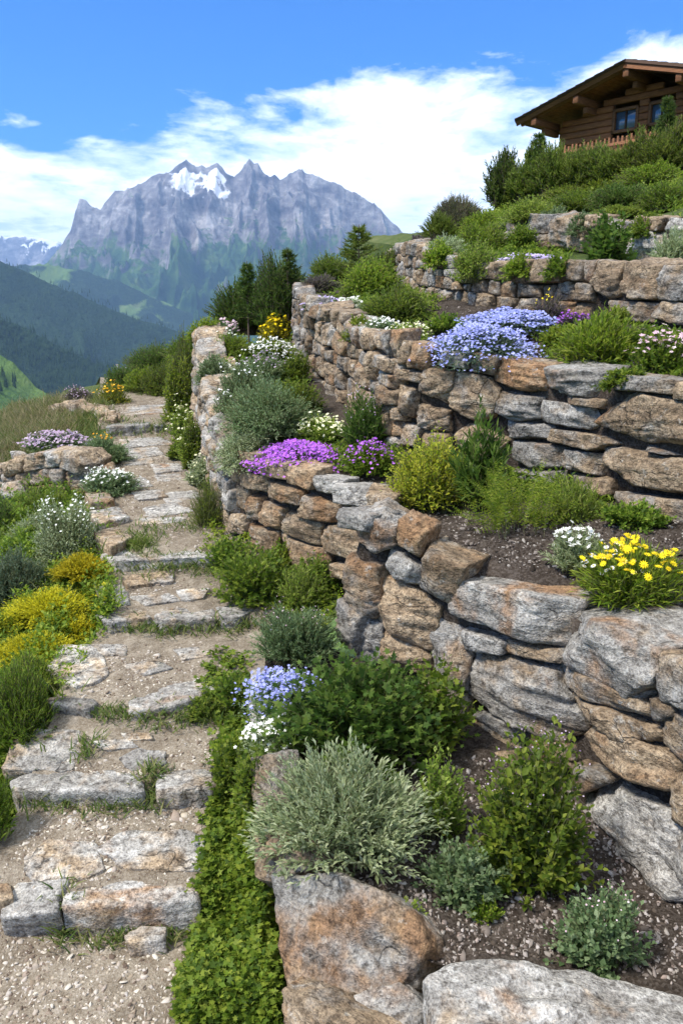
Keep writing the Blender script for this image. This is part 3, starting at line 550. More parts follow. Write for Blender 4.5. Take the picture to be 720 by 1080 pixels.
for i, (px, z, tn, lb) in enumerate([
 ([(29, 906), (55, 887), (98, 889), (101, 914), (86, 923), (36, 926)], .148, (0.32, 0.79, 0.06), 'round whitish flagstone behind the grey-green tilted step slab'),
 ([(104, 896), (130, 880), (185, 877), (213, 885), (216, 915), (140, 913)], .15, (0.37, 0.73, 0.03), 'broad cracked white flagstone behind the large blue-grey step slab'),
 ([(9, 808), (27, 771), (82, 770), (85, 790), (73, 811)], .30, (0.39, 0.64, 0.09), 'big squarish flagstone behind the long dark-fronted step slab'),
 ([(127, 799), (147, 791), (171, 793), (174, 804), (142, 811)], .29, (0.34, 0.58, 0.06), 'oval grey flagstone just behind the second step'),
 ([(102, 782), (133, 779), (143, 787), (111, 790)], .312, (0.29, 0.77, 0.03), 'thin pale flagstone in gravel between the second and third steps'),
 ([(131, 773), (158, 773), (160, 779), (137, 780)], .322, (0.32, 0.79, 0.03), 'smallest pale flagstone in front of the third step'),
 ([(49, 711), (67, 682), (100, 684), (110, 707), (80, 723)], .445, (0.27, 0.85, 0.00), 'large white flagstone beside the lower end of the yellow ground cover'),
 ([(100, 680), (131, 680), (131, 689), (105, 689)], .47, (0.34, 0.71, 0.00), 'small whitish flagstone left behind the wide slanting step slab'),
 ([(101, 618), (130, 616), (135, 636), (112, 639)], .57, (0.39, 0.66, 0.06), 'tan flagstone next to the yellow ground cover behind the fourth step'),
 ([(140, 629), (179, 626), (188, 633), (156, 637)], .565, (0.29, 0.71, 0.06), 'flat grey flagstone behind the middle tan step slab'),
 ([(187, 622), (219, 621), (212, 630), (194, 632)], .575, (0.29, 0.77, 0.03), 'pale triangular flagstone on the right behind the fourth step'),
 ([(132, 607), (179, 602), (182, 612), (136, 617)], .60, (0.42, 0.66, 0.06), 'wide pale flagstone in front of the smooth fifth step slab'),
 ([(131, 702), (165, 696), (182, 703), (152, 711)], .4, (0.24, 0.73, 0.00), 'pale flagstone in the middle of the tread behind the third step'),
 ([(186, 685), (214, 682), (222, 691), (194, 694)], .4, (0.27, 0.71, 0.00), 'small pale flagstone on the right of the tread behind the third step'),
 ([(150, 535), (190, 530), (200, 539), (158, 544)], .4, (0.24, 0.73, 0.00), 'flagstone next to the pale grey edging stone'),
 ([(170, 520), (204, 517), (212, 526), (178, 530)], .4, (0.24, 0.71, 0.00), 'flagstone on the right of the upper path near the ferny clump'),
 ([(122, 506), (152, 503), (160, 511), (128, 515)], .4, (0.27, 0.73, 0.00), 'flagstone in front of the white-flowered grey-green mat'),
 ([(160, 490), (186, 488), (194, 495), (166, 498)], .4, (0.24, 0.73, 0.00), 'flagstone in the middle of the upper path beside the grey-green cushion'),
 ([(134, 474), (165, 472), (172, 479), (140, 482)], .4, (0.24, 0.73, 0.00), 'flagstone one below the widest pale flagstone on the upper path'),
 ([(141, 547), (194, 545), (193, 550), (150, 552)], .745, (0.29, 0.73, 0.00), 'narrow pale flagstone across the path beyond the fifth step'),
 ([(140, 519), (168, 517), (176, 523), (148, 526)], .80, (0.34, 0.71, 0.00), 'lone pale flagstone midway along the upper path'),
 ([(165, 501), (190, 499), (196, 505), (170, 507)], .83, (0.37, 0.66, 0.00), 'pale flagstone on the right of the upper path'),
 ([(128, 485), (158, 483), (160, 488), (132, 490)], .88, (0.34, 0.71, 0.00), 'pale flagstone beside the grassy tuft on the upper path'),
 ([(128, 464), (168, 461), (178, 467), (135, 471)], .93, (0.34, 0.73, 0.00), 'widest pale flagstone near the foot of the farthest step'),
 ([(124, 436), (140, 428), (180, 427), (186, 435)], 1.10, (0.39, 0.63, 0.06), 'flagstone at the top end of the path')]):
    m_ = np.mean(px, 0); px = [tuple(m_ + (np.array(q) - m_) * 1.15) for q in px]; c = ground(*np.mean(px, 0)); sl = (path_z(c[1] + .1) - path_z(c[1] - .1)) / .2
    S(px, c[2] + .007, .06, 650 + i, tn, lb, nrm=(0, -float(np.clip(sl, 0, .45)), 1), **FL)
ED = dict(name='edging_stone', cat='stone', group='edging stones along the left of the path')
S([(98, 561), (121, 555), (141, 565), (117, 576)], .75, .16, 680, (.75, .66, .1), 'tan edging stone nearest to the smooth fifth step slab', **ED)
S([(93, 539), (124, 534), (137, 544), (101, 551)], .78, .16, 681, (.4, .72, .05), 'pale grey edging stone between two tan ones beside the path', **ED)
S([(89, 520), (116, 516), (119, 526), (96, 529)], .82, .15, 682, (.8, .55, .3), 'brown edging stone below the white-flowered mat', **ED)
S([(131, 986), (150, 976), (176, 977), (172, 990), (133, 996)], .04, .06, 690, (.4, .68, .05), 'small loose grey stone lying before the nearest step', name='loose_stone', cat='stone', group=None)
S([(-6, 934), (10, 930), (15, 946), (-4, 952)], .13, .08, 691, (.9, .62, .3), 'small tan loose stone at the left beside the nearest step', name='loose_stone', cat='stone', group=None)

# stones that edge the lower bed
face_stone('boulder', [(284, 922), (330, 911), (400, 938), (436, 972), (440, 1005), (416, 1050), (385, 1080), (335, 1085), (298, 1040)], P(355, 995, 1.93), (-.40, -.60, .70), .36, 701, (.3, .42, .62), 'big rust-brown boulder at the corner of the lower bed', 'boulder', n=40, rough=.06, strata=.05)
face_stone('boulder', [(446, 1022), (495, 1003), (610, 1010), (760, 1045), (780, 1140), (470, 1140)], (.42, 1.66, .34), (-.03, -.12, 1), .26, 702, (.02, .66, .1), 'large flat grey boulder topping the front of the lower bed', 'boulder', n=40, rough=.04, strata=.03)
face_stone('boulder', [(264, 872), (300, 868), (344, 884), (338, 905), (290, 930), (268, 925)], P(296, 900, 2.2), (-.45, -.6, .66), .16, 703, (.6, .42, .35), 'brown block boulder below the silver-leaved shrub', 'boulder', n=30)
face_stone('boulder', [(296, 1040), (340, 1060), (372, 1085), (330, 1110), (300, 1090)], P(330, 1075, 1.75), (-.6, -.6, .5), .22, 704, (.7, .42, .3), 'lower brown boulder half buried under the rust-brown one', 'boulder', n=26)
face_stone('boulder', [(262, 800), (285, 796), (292, 862), (266, 868)], P(275, 835, 2.4), (-.8, -.5, .3), .12, 705, (.35, .42, .2), 'tan boulder behind the verge under the silver-leaved shrub', 'boulder', n=26)
face_stone('boulder', [(264, 702), (292, 690), (294, 742), (285, 768), (262, 772)], P(276, 732, 3.05), (-.35, -.2, .92), .2, 706, (.2, .66, .05), 'upright pale slab boulder beside the lilac-blue flowers', 'boulder', n=26)
face_stone('boulder', [(370, 1048), (420, 1035), (448, 1062), (440, 1100), (380, 1100)], P(410, 1070, 1.76), (-.3, -.6, .75), .2, 707, (.1, .5, .1), 'grey boulder wedged between the rust-brown and flat grey ones', 'boulder', n=24)
face_stone('loose_stone', [(441, 993), (452, 985), (472, 988), (476, 1003), (462, 1010), (446, 1008)], P(458, 998, 2.0), (-.1, -.5, .85), .07, 708, (.95, .5, .5), 'small rounded pinkish stone on the bed soil beside the flat grey boulder', 'stone', n=16)
face_stone('boulder', [(470, 800), (540, 790), (548, 830), (500, 850), (474, 838)], P(508, 815, 2.72), (-.4, -.7, .5), .22, 709, (.8, .55, .25), 'rounded tan boulder behind the bushy green herb', 'boulder', n=26)

# low walls on the outer side of the path
WL = wall_line([(12, 488, 524, 5.9), (50, 480, 522, 5.75), (92, 484, 522, 5.55)], [(-2.9, 6.4, .4, .70)], [(-1.64, 5.42, .6, .72)])
wl = Wall('retaining_wall', WL, 'crumbling low stone wall holding up the outer side of the path', 'stone wall', core_back=.1, core_top=.06)
wl.courses(.1, wl.d[-1] - .05, 3, 61, 1.0, 2.4, tone=lambda r: (r.uniform(.3, .9), r.uniform(.45, .68), r.uniform(0, .3)), over=.03)
WM = wall_line([(50, 430, 462, 8.3), (75, 428, 458, 8.0), (105, 434, 456, 7.5), (112, 440, 458, 7.25)], [(-2.95, 8.5, .75, 1.0)], [(-2.1, 7.0, .9, 1.02)])
wm = Wall('retaining_wall', WM, 'short low stone wall beside the farthest step', 'stone wall', core_back=.1, core_top=.06)
wm.courses(.1, wm.d[-1] - .1, 3, 62, .9, 1.8, tone=lambda r: (r.uniform(.6, .95), r.uniform(.45, .66), r.uniform(0, .35)), over=.03)
for i, (px, Y, lb) in enumerate([([(0, 492), (14, 486), (24, 494), (18, 506), (2, 506)], 6.0, 'upper pale rubble stone at the left beside the outer wall'), ([(2, 508), (20, 506), (26, 518), (10, 524), (0, 520)], 5.7, 'lower grey rubble stone at the left beside the outer wall'), ([(10, 476), (24, 474), (32, 484), (18, 488)], 6.3, 'small grey rubble stone on top of the outer wall end')]):
    face_stone('loose_stone', px, P(*np.mean(px, 0), Y), (-.1, -.6, .8), .14, 720 + i, (.3, .62, .05), lb, 'stone', n=14)
q = we.hit(740, 260)[1]; we.courses(q, q + 2.6, 2, 51, 1.0, 2.0, tone=thin)
# ------------------------------------------------------------------ mountains, valley, haze
def attr_mat(name, build):
    m, t = new_mat(name); build(t); return m
def m_mountain(t):
    g = t.new('ShaderNodeNewGeometry'); pos = g.outputs['Position']; veg = t.new('ShaderNodeAttribute', attribute_name='veg').outputs['Fac']; snow = t.new('ShaderNodeAttribute', attribute_name='snow').outputs['Fac']
    n1 = t.noise(t.vmul(pos, (1, 1, 2.2)), .0016, 9, .66, .4); n2 = t.noise(pos, .009, 7, .72); n3 = n2
    f = t.math('ADD', t.math('MULTIPLY', n1, .6), t.math('MULTIPLY', n2, .4))
    rock_c = t.ramp(f, [(.38, (.05, .045, .055)), (.46, (.125, .112, .12)), (.53, (.22, .205, .205)), (.63, (.44, .42, .41))])
    vn = t.noise(pos, .0028, 7, .68); green = t.ramp(vn, [(.35, (.014, .04, .014)), (.52, (.045, .095, .022)), (.68, (.12, .17, .045))])
    vm = t.ramp(t.math('ADD', veg, t.math('MULTIPLY', t.math('SUBTRACT', n2, .5), 1.3)), [(.38, 0.0), (.58, 1.0)])
    c = t.mix(vm, rock_c, green)
    sm = t.ramp(t.math('ADD', snow, t.math('MULTIPLY', t.math('SUBTRACT', n2, .5), .9)), [(.46, 0.0), (.55, 1.0)])
    c = t.mix(sm, c, (.85, .87, .9))
    finish(t, c, .95, f, 1.0, 60.0, .05)
def m_forest(t):
    pos = t.new('ShaderNodeNewGeometry').outputs['Position']; n = t.noise(pos, .004, 6, .6); n2 = t.noise(pos, .06, 4, .7)
    meadow = t.new('ShaderNodeAttribute', attribute_name='veg').outputs['Fac']
    c = t.ramp(n2, [(.3, (.010, .022, .012)), (.55, (.026, .05, .022)), (.75, (.05, .085, .03))])
    me = t.ramp(n, [(.35, (.06, .12, .03)), (.6, (.13, .2, .05)), (.75, (.2, .22, .08))])
    mm = t.ramp(t.math('ADD', meadow, t.math('MULTIPLY', t.math('SUBTRACT', n, .5), .8)), [(.46, 0.0), (.52, 1.0)])
    finish(t, t.mix(mm, c, me), .95, n2, 1.0, 14.0, .05)
MOUNT = attr_mat('mountain_rock', m_mountain); FOREST = attr_mat('forest_slope', m_forest)
def ridge_terrain(name, sky, Yr, foot_y, foot_z, back, mat, nu, nv, gul, seed, fs, rough=0.0, crest=0.0, prof=1.0, shift=None, label=None):
    """sky: skyline as (u, v); the crest runs at distance Yr (or per-point), the slope falls towards foot_y"""
    sk = np.array(sky, float); us = np.linspace(sk[0, 0], sk[-1, 0], nu); vs = np.interp(us, sk[:, 0], sk[:, 1]); Ys = np.interp(us, sk[:, 0], sk[:, 2]) if sk.shape[1] > 2 else np.full(nu, Yr)
    cr = np.array([P(u, v, y) for u, v, y in zip(us, vs, Ys)])
    b = np.concatenate([np.linspace(-1, 0, max(8, nv // 6), endpoint=False), np.linspace(0, 1, nv) ** 1.15]); nb = len(b)
    V = np.zeros((nb, nu, 3)); B = np.repeat(b[:, None], nu, 1)
    for j, t in enumerate(b):
        if t >= 0:
            y = Ys + (foot_y - Ys) * t; x = cr[:, 0] * (1 - t * .12); h = (1 - t) ** prof
        else:
            y = Ys - t * back; x = cr[:, 0] * (1 - t * back / Yr * .8); h = (1 + t) ** 1.2
        V[j, :, 0] = x; V[j, :, 1] = y; V[j, :, 2] = foot_z + (cr[:, 2] - foot_z) * h
    p = V.reshape(-1, 3); q = p / fs; q3 = np.stack([q[:, 0], q[:, 1] * .42, q[:, 2] * 0], 1)
    warp = np.stack([fbm(q3 * .7, seed + 20, 3), fbm(q3 * .7, seed + 30, 3), 0 * q[:, 0]], 1) * .35
    r = ridged(q3 + warp, seed, 6, .52); r2 = ridged(np.stack([q[:, 0] * 3.1, q[:, 1] * 1.5, q[:, 2] * 0], 1) + warp * 2, seed + 3, 5, .55)
    e = B.ravel(); w = np.clip(e / .06, 0, 1) * np.clip((1 - e) / .2, 0, 1); w = np.where(e < 0, .03 * np.clip(-e * 4, 0, 1), w)
    hh = np.repeat((cr[:, 2] - foot_z)[None], nb, 0).ravel()
    d = np.minimum((r - 1.0) * gul + (r2 - .9) * gul * .42, .006 + .2 * np.clip((e - .05) / .3, 0, 1)); p[:, 2] += d * w * hh;
    if crest: p[:, 2] += np.minimum(ridged(np.stack([q[:, 0] * 9, q[:, 1] * 6, q[:, 2] * 0], 1), seed + 7, 4) - 1.0, .25) * crest * hh * np.exp(-(e / .06) ** 2)
    if rough: p[:, 2] += fbm(q * 14, seed + 9, 4) * rough * w * hh
    i = (np.arange(nb - 1)[:, None] * nu + np.arange(nu - 1)[None]).ravel(); f = np.stack([i, i + nu, i + nu + 1, i + 1], 1)
    return p, f, e, cr, (nb, nu)
def add_attr(me, name, val):
    a = me.attributes.new(name, 'FLOAT', 'POINT'); a.data.foreach_set('value', np.asarray(val, np.float32))
def normals(p, f):
    n = np.cross(p[f[:, 2]] - p[f[:, 0]], p[f[:, 3]] - p[f[:, 1]]); N = np.zeros_like(p)
    for k in range(4): np.add.at(N, f[:, k], n)
    return N / (np.linalg.norm(N, axis=1, keepdims=True) + 1e-9)
def setting(name, p, f, mat, **attrs):
    me = mesh(name, p, f, [mat])
    for k, v in attrs.items(): add_attr(me, k, v)
    return tag(link(name, me), kind='structure')
# the main massif
sky = [(30, 292), (50, 276), (62, 262), (75, 243), (80, 222), (84, 208), (90, 211), (98, 217), (106, 220), (111, 213), (121, 200), (131, 201), (140, 196), (153, 190), (160, 184), (168, 181), (176, 182), (184, 177), (192, 171), (196, 168), (201, 172), (207, 176), (213, 174), (218, 177), (224, 174), (229, 171), (238, 181), (247, 186), (254, 178), (259, 171), (263, 165), (268, 171), (272, 170), (277, 179), (284, 187), (289, 184), (295, 189), (301, 185), (308, 182), (315, 176), (322, 181), (331, 184), (345, 189), (367, 199), (382, 207), (397, 216), (410, 230), (422, 242), (435, 253), (470, 272), (520, 295), (600, 330)]
p, f, e, cr, sh = ridge_terrain('mountain', sky, 11000, 6200, -380, 3500, MOUNT, 640, 320, .17, 11, 820.0, .012, .010, 1.7)
N = normals(p, f); nz = np.abs(N[:, 2]); rel = (p[:, 2] + 380) / 2700
U_ = 360 + F * p[:, 0] / (p[:, 1] * CP - (p[:, 2] - EYE) * SP)
veg = np.clip(1.40 - rel * 2.0 + (nz - .55) * .9 + fbm(p / 700., 77, 4) * .28, -.4, 1.0)
plate = np.clip(1.5 - np.abs(U_ - 208) / 34, 0, 1) * np.clip((e - .004) * 120, 0, 1) * np.clip((.085 - e) * 30, 0, 1) * (.67 + fbm(p / 200., 78, 4) * .45)
snow = np.clip((nz - .40) * 2.2, 0, 1) * np.clip((rel - .66) * 7, 0, 1) * .30 + plate
setting('mountain', p, f, MOUNT, veg=veg, snow=snow)
p, f, e, cr, sh = ridge_terrain('far_mountain', [(-160, 250), (-90, 236), (-40, 246), (0, 248), (15, 246), (30, 250), (45, 247), (60, 251), (75, 262), (100, 282), (140, 300)], 20500, 15500, -350, 2500, MOUNT, 160, 90, .3, 41, 2600.0, .02, .04)
rel = (p[:, 2] + 350) / 2300; nz = np.abs(normals(p, f)[:, 2])
setting('far_mountain', p, f, MOUNT, veg=np.clip(.9 - rel * 2, -.5, 1), snow=np.clip((nz - .35) * 2, 0, 1) * np.clip((rel - .6) * 4, 0, 1))
HILLS = []
for nm, sk, Yr, fy, fz, bk, gl, sd, fs, md in [
    ('green_shoulder', [(-20, 275), (18, 279), (50, 277), (90, 286), (125, 296), (160, 312), (200, 330), (240, 352), (300, 380)], 8200, 6400, -420, 900, .20, 51, 900., .30),
    ('forested_hill', [(-260, 225), (-120, 240), (-40, 262), (0, 275), (20, 283), (60, 300), (100, 318), (150, 338), (200, 352), (240, 372), (300, 398), (360, 415)], 5200, 3900, -400, 1200, .16, 52, 620., -.6),
    ('dark_forested_hill', [(-300, 270), (-120, 300), (0, 335), (30, 347), (60, 363), (90, 378), (120, 391), (150, 402), (190, 415)], 3300, 2500, -330, 800, .14, 53, 380., -.5),
    ('meadow_knoll', [(-300, 330), (-100, 352), (0, 374), (14, 382), (28, 396), (38, 408), (60, 420)], 1700, 1150, -240, 500, .10, 54, 240., .48)]:
    p, f, e, cr, sh = ridge_terrain(nm, sk, Yr, fy, fz, bk, FOREST, 150, 80, gl, sd, fs, .01, .02)
    veg = md + fbm(p / (fs * .5), sd, 3) * .3 + (.25 * (1 - e) if nm == 'meadow_knoll' else 0)
    setting(nm, p, f, FOREST, veg=veg); HILLS.append((nm, p, veg, e, f))
# valley floor and surrounding land as one sheet to the horizon
xs = np.concatenate([np.linspace(-30000, -4000, 14), np.linspace(-3500, 3500, 60), np.linspace(4000, 30000, 14)]); ys = np.concatenate([np.linspace(-20000, 200, 14), np.linspace(300, 7000, 80), np.linspace(7500, 21000, 18)])
X, Y_ = np.meshgrid(xs, ys); p = np.stack([X.ravel(), Y_.ravel(), np.full(X.size, -345.0)], 1); p[:, 2] += fbm(p / 900., 61, 3) * 14
m_ = len(xs); i = (np.arange(len(ys) - 1)[:, None] * m_ + np.arange(m_ - 1)[None]).ravel(); f = np.stack([i, i + 1, i + m_ + 1, i + m_], 1)
setting('valley_floor', p, f, FOREST, veg=.62 + fbm(p / 700., 62, 3) * .35)
# conifer woods on the valley sides, too many to count
def forest_stuff():
    rs = np.random.default_rng(5); VV, FF = [], []; k0 = 0
    for nm, p, veg, e, f in HILLS:
        n = {'green_shoulder': 1500, 'forested_hill': 16000, 'dark_forested_hill': 12000, 'meadow_knoll': 1500}[nm]
        ok = np.where((veg < .44) & (e > -.15) & (e < .98))[0] if nm != 'meadow_knoll' else np.where((veg < .5) & (e > -.1))[0]
        if not len(ok): continue
        c = p[rs.choice(ok, n)]; sp = {'green_shoulder': 60, 'forested_hill': 45, 'dark_forested_hill': 26, 'meadow_knoll': 18}[nm]
        c = c + rs.normal(0, sp, (n, 3)) * (1, 1, 0); h = rs.uniform(13, 26, n); r = h * rs.uniform(.17, .24, n); a0 = rs.uniform(0, 6, n)
        from_v = c[:, None] + np.stack([np.stack([np.cos(a0 + k * 1.2566) * r, np.sin(a0 + k * 1.2566) * r, np.full(n, -8.0)], 1) for k in range(5)] + [np.stack([r * 0, r * 0, h], 1)], 1)
        V = from_v.reshape(-1, 3); b = np.arange(n)[:, None] * 6
        F_ = np.concatenate([np.concatenate([b + k, b + (k + 1) % 5, b + 5], 1) for k in range(5)]); VV.append(V); FF.append(F_ + k0); k0 += len(V)
    me = mesh('conifer_forest', np.concatenate(VV), np.concatenate(FF), [FOREST], smooth=False); add_attr(me, 'veg', np.full(k0, -1.0))
    tag(link('conifer_forest', me), 'dark conifer woods covering the slopes across the valley', 'forest', kind='stuff')
forest_stuff()
# tiny farmhouses in the valley
def farm(u, v, Y, label, s=1.0):
    c = P(u, v, Y); root = bpy.data.objects.new('farmhouse', None); C.objects.link(root); root.location = c; tag(root, label, 'house', 'houses far below in the valley')
    w, d, h = 9 * s, 7 * s, 6 * s; m1, t1 = new_mat('farm_plaster'); finish(t1, (.7, .68, .62), .9); m2, t2 = new_mat('farm_roof'); finish(t2, (.28, .2, .16), .9)
    v_ = [(-w, -d, -6), (w, -d, -6), (w, d, -6), (-w, d, -6), (-w, -d, h), (w, -d, h), (w, d, h), (-w, d, h), (-w, 0, h + 4.5 * s), (w, 0, h + 4.5 * s)]
    link('wall', mesh('wall', v_, [np.array([(0, 1, 5, 4), (1, 2, 6, 5), (2, 3, 7, 6), (3, 0, 4, 7)]), np.array([(5, 6, 9), (7, 4, 8)])], [m1], False), root)
    q = 1.15; r = [(-w * q, -d * q, h - .8), (w * q, -d * q, h - .8), (w * q, 0, h + 5 * s), (-w * q, 0, h + 5 * s), (w * q, d * q, h - .8), (-w * q, d * q, h - .8)]
    r = r + [(a, b, c_ - .6) for a, b, c_ in r]
    link('roof', mesh('roof', r, np.array([(0, 1, 2, 3), (3, 2, 4, 5), (9, 8, 7, 6), (11, 10, 8, 9), (0, 6, 7, 1), (4, 10, 11, 5), (1, 7, 8, 2), (2, 8, 10, 4), (3, 9, 6, 0), (5, 11, 9, 3)]), [m2], False), root)
farm(124, 386, 3700, 'larger white house below the dark forested hill', .7); farm(133, 388, 3800, 'smaller white house right of the larger one in the valley', .5)
# the air
bpy.ops.mesh.primitive_cube_add(size=1) if False else None
hz = np.array([(x, y, z) for x in (-32000, 32000) for y in (-21000, 23500) for z in (-480, 2450)], float)
hm, ht = new_mat('haze'); pv = ht.new('ShaderNodeVolumePrincipled', {'Color': (.36, .60, 1.0, 1), 'Density': 4.8e-5, 'Anisotropy': 0.1}); o_ = ht.new('ShaderNodeOutputMaterial'); ht.l.new(pv.outputs[0], o_.inputs['Volume'])
HZ = link('haze', mesh('haze', hz, np.array([(0, 1, 3, 2), (4, 6, 7, 5), (0, 4, 5, 1), (2, 3, 7, 6), (0, 2, 6, 4), (1, 5, 7, 3)]), [hm], False)); tag(HZ, kind='stuff')
HZ['label'] = 'pale blue haze over the valley'; HZ['category'] = 'haze'
# ------------------------------------------------------------------ chalet on the hill
def wood_mat(name, a, b, sc=3.0, rough=.75):
    m, t = new_mat(name); p = t.new('ShaderNodeTexCoord').outputs['Object']; n = t.noise(t.vmul(p, (1.2, 1.2, 14)), sc, 5, .65); n2 = t.noise(p, .9, 3)
    c = t.ramp(t.math('ADD', t.math('MULTIPLY', n, .7), t.math('MULTIPLY', n2, .3)), [(.32, a), (.68, b)]); finish(t, c, rough, n, .4, .01); return m
LOG = wood_mat('larch_log', (.10, .036, .014), (.34, .135, .052)); BEAM = wood_mat('larch_beam', (.08, .034, .016), (.26, .115, .05)); DARKW = wood_mat('dark_timber', (.035, .02, .013), (.09, .05, .03)); SHING = wood_mat('roof_shingle', (.05, .042, .038), (.13, .11, .10), 9)
def glass_mat():
    m, t = new_mat('window_glass'); finish(t, (.05, .08, .12), .06, spec=1.0); return m
GLASS = glass_mat()
def boxes(name, bs, mat, parent, bev=.012):
    """bs: (centre, half size, axes 3x3 rows or None); every box gets a small chamfer"""
    VV, FF = [], []; k0 = 0
    for c, h, ax in bs:
        v, f = cube_grid(3); v = np.sign(v) * np.where(np.abs(v) > .99, 1, np.maximum(0, 1 - bev / np.maximum(np.asarray(h), 1e-3)))
        # pull the outer ring in for the chamfer
        q = v.copy(); ext = (np.abs(v) > .99).sum(1); b = bev / np.maximum(np.asarray(h), 1e-3) * .5
        q = np.where((ext[:, None] >= 2) & (np.abs(v) > .99), np.sign(v) * (1 - b), q)
        q = q * np.asarray(h); q = q @ np.asarray(ax) if ax is not None else q
        VV.append(q + np.asarray(c)); FF.append(f + k0); k0 += len(v)
    return link(name, mesh(name, np.concatenate(VV), np.concatenate(FF), [mat], False), parent)
def chalet():
    a = math.radians(47); D = 28.0; ap = P(660, 64, D); m = .27; Tt = np.array((math.cos(a), -math.sin(a), 0)); Nn = np.array((-math.sin(a), -math.cos(a), 0)); Z = np.array((0, 0, 1.0))
    root = bpy.data.objects.new('chalet', None); C.objects.link(root); O = np.array((ap[0], ap[1], ap[2])); gz = drop(*(O[:2] - Nn[:2] * 2)); root.location = (O[0], O[1], gz)
    tag(root, 'brown timber chalet with overhanging gable roof at the top of the hill', 'house'); R = np.array(root.location)
    def L(t, n, z): return O + Tt * t + Nn * n + Z * z - R          # t along the gable, n out of it, z from the ridge
    w, dep, ov, wt = 4.05, 8.0, 1.25, .20
    ax = np.array([Tt, -Nn, Z]); wallw = 3.1
    # gable wall of squared logs
    z0 = gz - O[2] - .4; logs = []; z = z0
    def wall_top(t): return -m * abs(t) - .30
    hgt = .21
    wins = []
    for (u0, u1, v0, v1) in ((646, 671, 113, 139), (684, 709, 105, 131)):
        q = []
        for u, v in ((u0, v1), (u1, v1), (u1, v0), (u0, v0)):
            r = ray(u, v); E = np.array((0, 0, EYE)); k = ((O - Nn * ov) - E) @ Nn / (r @ Nn); X = E + r * k - O; q.append((X @ Tt, X[2]))
        q = np.array(q); wins.append((q[:, 0].min(), q[:, 0].max(), q[:2, 1].mean(), q[2:, 1].mean()))
    while z < -.3:
        zc = z + hgt / 2; lim = min(wallw, max(0, (-zc - hgt / 2 - .30) / m))
        if lim > .15:
            segs = [(-lim, lim)]
            for a0, a1, b0, b1 in wins:
                if b0 - hgt * .5 < zc < b1 + hgt * .5:
                    new = []
                    for s0, s1 in segs:
                        if a1 <= s0 or a0 >= s1: new.append((s0, s1)); continue
                        if a0 > s0: new.append((s0, a0))
                        if a1 < s1: new.append((a1, s1))
                    segs = new
            for s0, s1 in segs:
                if s1 - s0 > .05: logs.append((L((s0 + s1) / 2, -ov - .09, zc), ((s1 - s0) / 2, .09, hgt / 2 - .004), ax))
        z += hgt
    boxes('wall', logs, LOG, root, .03)
    side = []
    z = z0
    while z < -m * wallw - .4:
        for sg in (-1, 1): side.append((L(sg * (wallw - .09), -ov - dep / 2 - .2, z + hgt / 2), (.09, dep / 2, hgt / 2 - .004), ax))
        z += hgt
    boxes('wall', side, LOG, root, .03)
    boxes('wall', [(L(0, -ov - dep - .2, (z0 - 1.2) / 2), (wallw - .2, .1, (-z0 - 1.2) / 2), ax), (L(0, -ov - .35, (z0 - 1.5) / 2), (wallw - .2, .05, (-z0 - 1.5) / 2), ax)], DARKW, root)
    # roof halves: shingled deck, boarded soffit, verge boards
    for sg in (-1, 1):
        sl = math.atan(m); d = np.array(Tt * sg * math.cos(sl) - Z * math.sin(sl)); up = np.cross(-Nn, d) * sg; up = up if up[2] > 0 else -up; hw = w / math.cos(sl) / 2
        A = np.array([d, -Nn, up]); cc = (L(0, -dep / 2, 0)) + d * hw
        rf = boxes('roof', [(cc - up * (.03 * k) + d * 0, (hw + .0, dep / 2, .02), A) for k in (0,)], SHING, root)
        cs = []
        n = 12
        for i in range(n): cs.append((L(0, -dep / 2 + .05, 0) + d * (hw * 2 * (i + .5) / n) + up * .035, (hw / n + .03, dep / 2 + .04, .012), np.array([d * .998 + up * .06, -Nn, up * .998 - d * .06])))
        boxes('shingles', cs, SHING, rf, .004)
        boxes('soffit', [(L(0, -dep / 2, 0) + d * (hw * 2 * (i + .5) / 22) - up * .05, (hw / 22 - .006, dep / 2 - .02, .018), A) for i in range(22)], LOG, rf, .006)
        boxes('verge_board', [(L(0, .03, 0) + d * hw - up * .09, (hw + .02, .025, .12), A)], BEAM, rf); boxes('verge_board', [(L(0, .07, 0) + d * hw - up * .01, (hw + .03, .03, .045), A)], DARKW, rf)
        boxes('rafter', [(L(0, -.18, 0) + d * hw - up * .15, (hw - .05, .06, .07), A)], BEAM, root)
        boxes('gutter', [(L(0, -dep / 2, 0) + d * (hw * 2 + .03) - up * .03, (.05, dep / 2, .045), A)], DARKW, rf)
    for t in (-3.35, -1.75, 0, 1.75, 3.35):
        zt = -m * abs(t) - .34
        boxes('purlin', [(L(t, -ov / 2 - .15, zt), (.10, ov / 2 + .15, .12), ax)], BEAM, root, .02)
        boxes('purlin', [(L(t, -ov / 2 - .45, zt - .23), (.085, ov / 2 - .18, .10), ax)], BEAM, root, .02)
    for a0, a1, b0, b1 in wins:
        tc, zc, hw, hh = (a0 + a1) / 2, (b0 + b1) / 2, (a1 - a0) / 2, (b1 - b0) / 2
        wn = boxes('window', [(L(tc, -ov - .09, b0 + .05), (hw, .10, .05), ax), (L(tc, -ov - .09, b1 - .05), (hw, .10, .05), ax), (L(a0 + .05, -ov - .088, zc), (.05, .098, hh), ax), (L(a1 - .05, -ov - .088, zc), (.05, .098, hh), ax)], BEAM, root)
        boxes('sash', [(L(tc, -ov - .075, zc), (.03, .03, hh - .08), ax)], DARKW, wn); boxes('pane', [(L(tc, -ov - .1, zc), (hw - .06, .008, hh - .06), ax)], GLASS, wn)
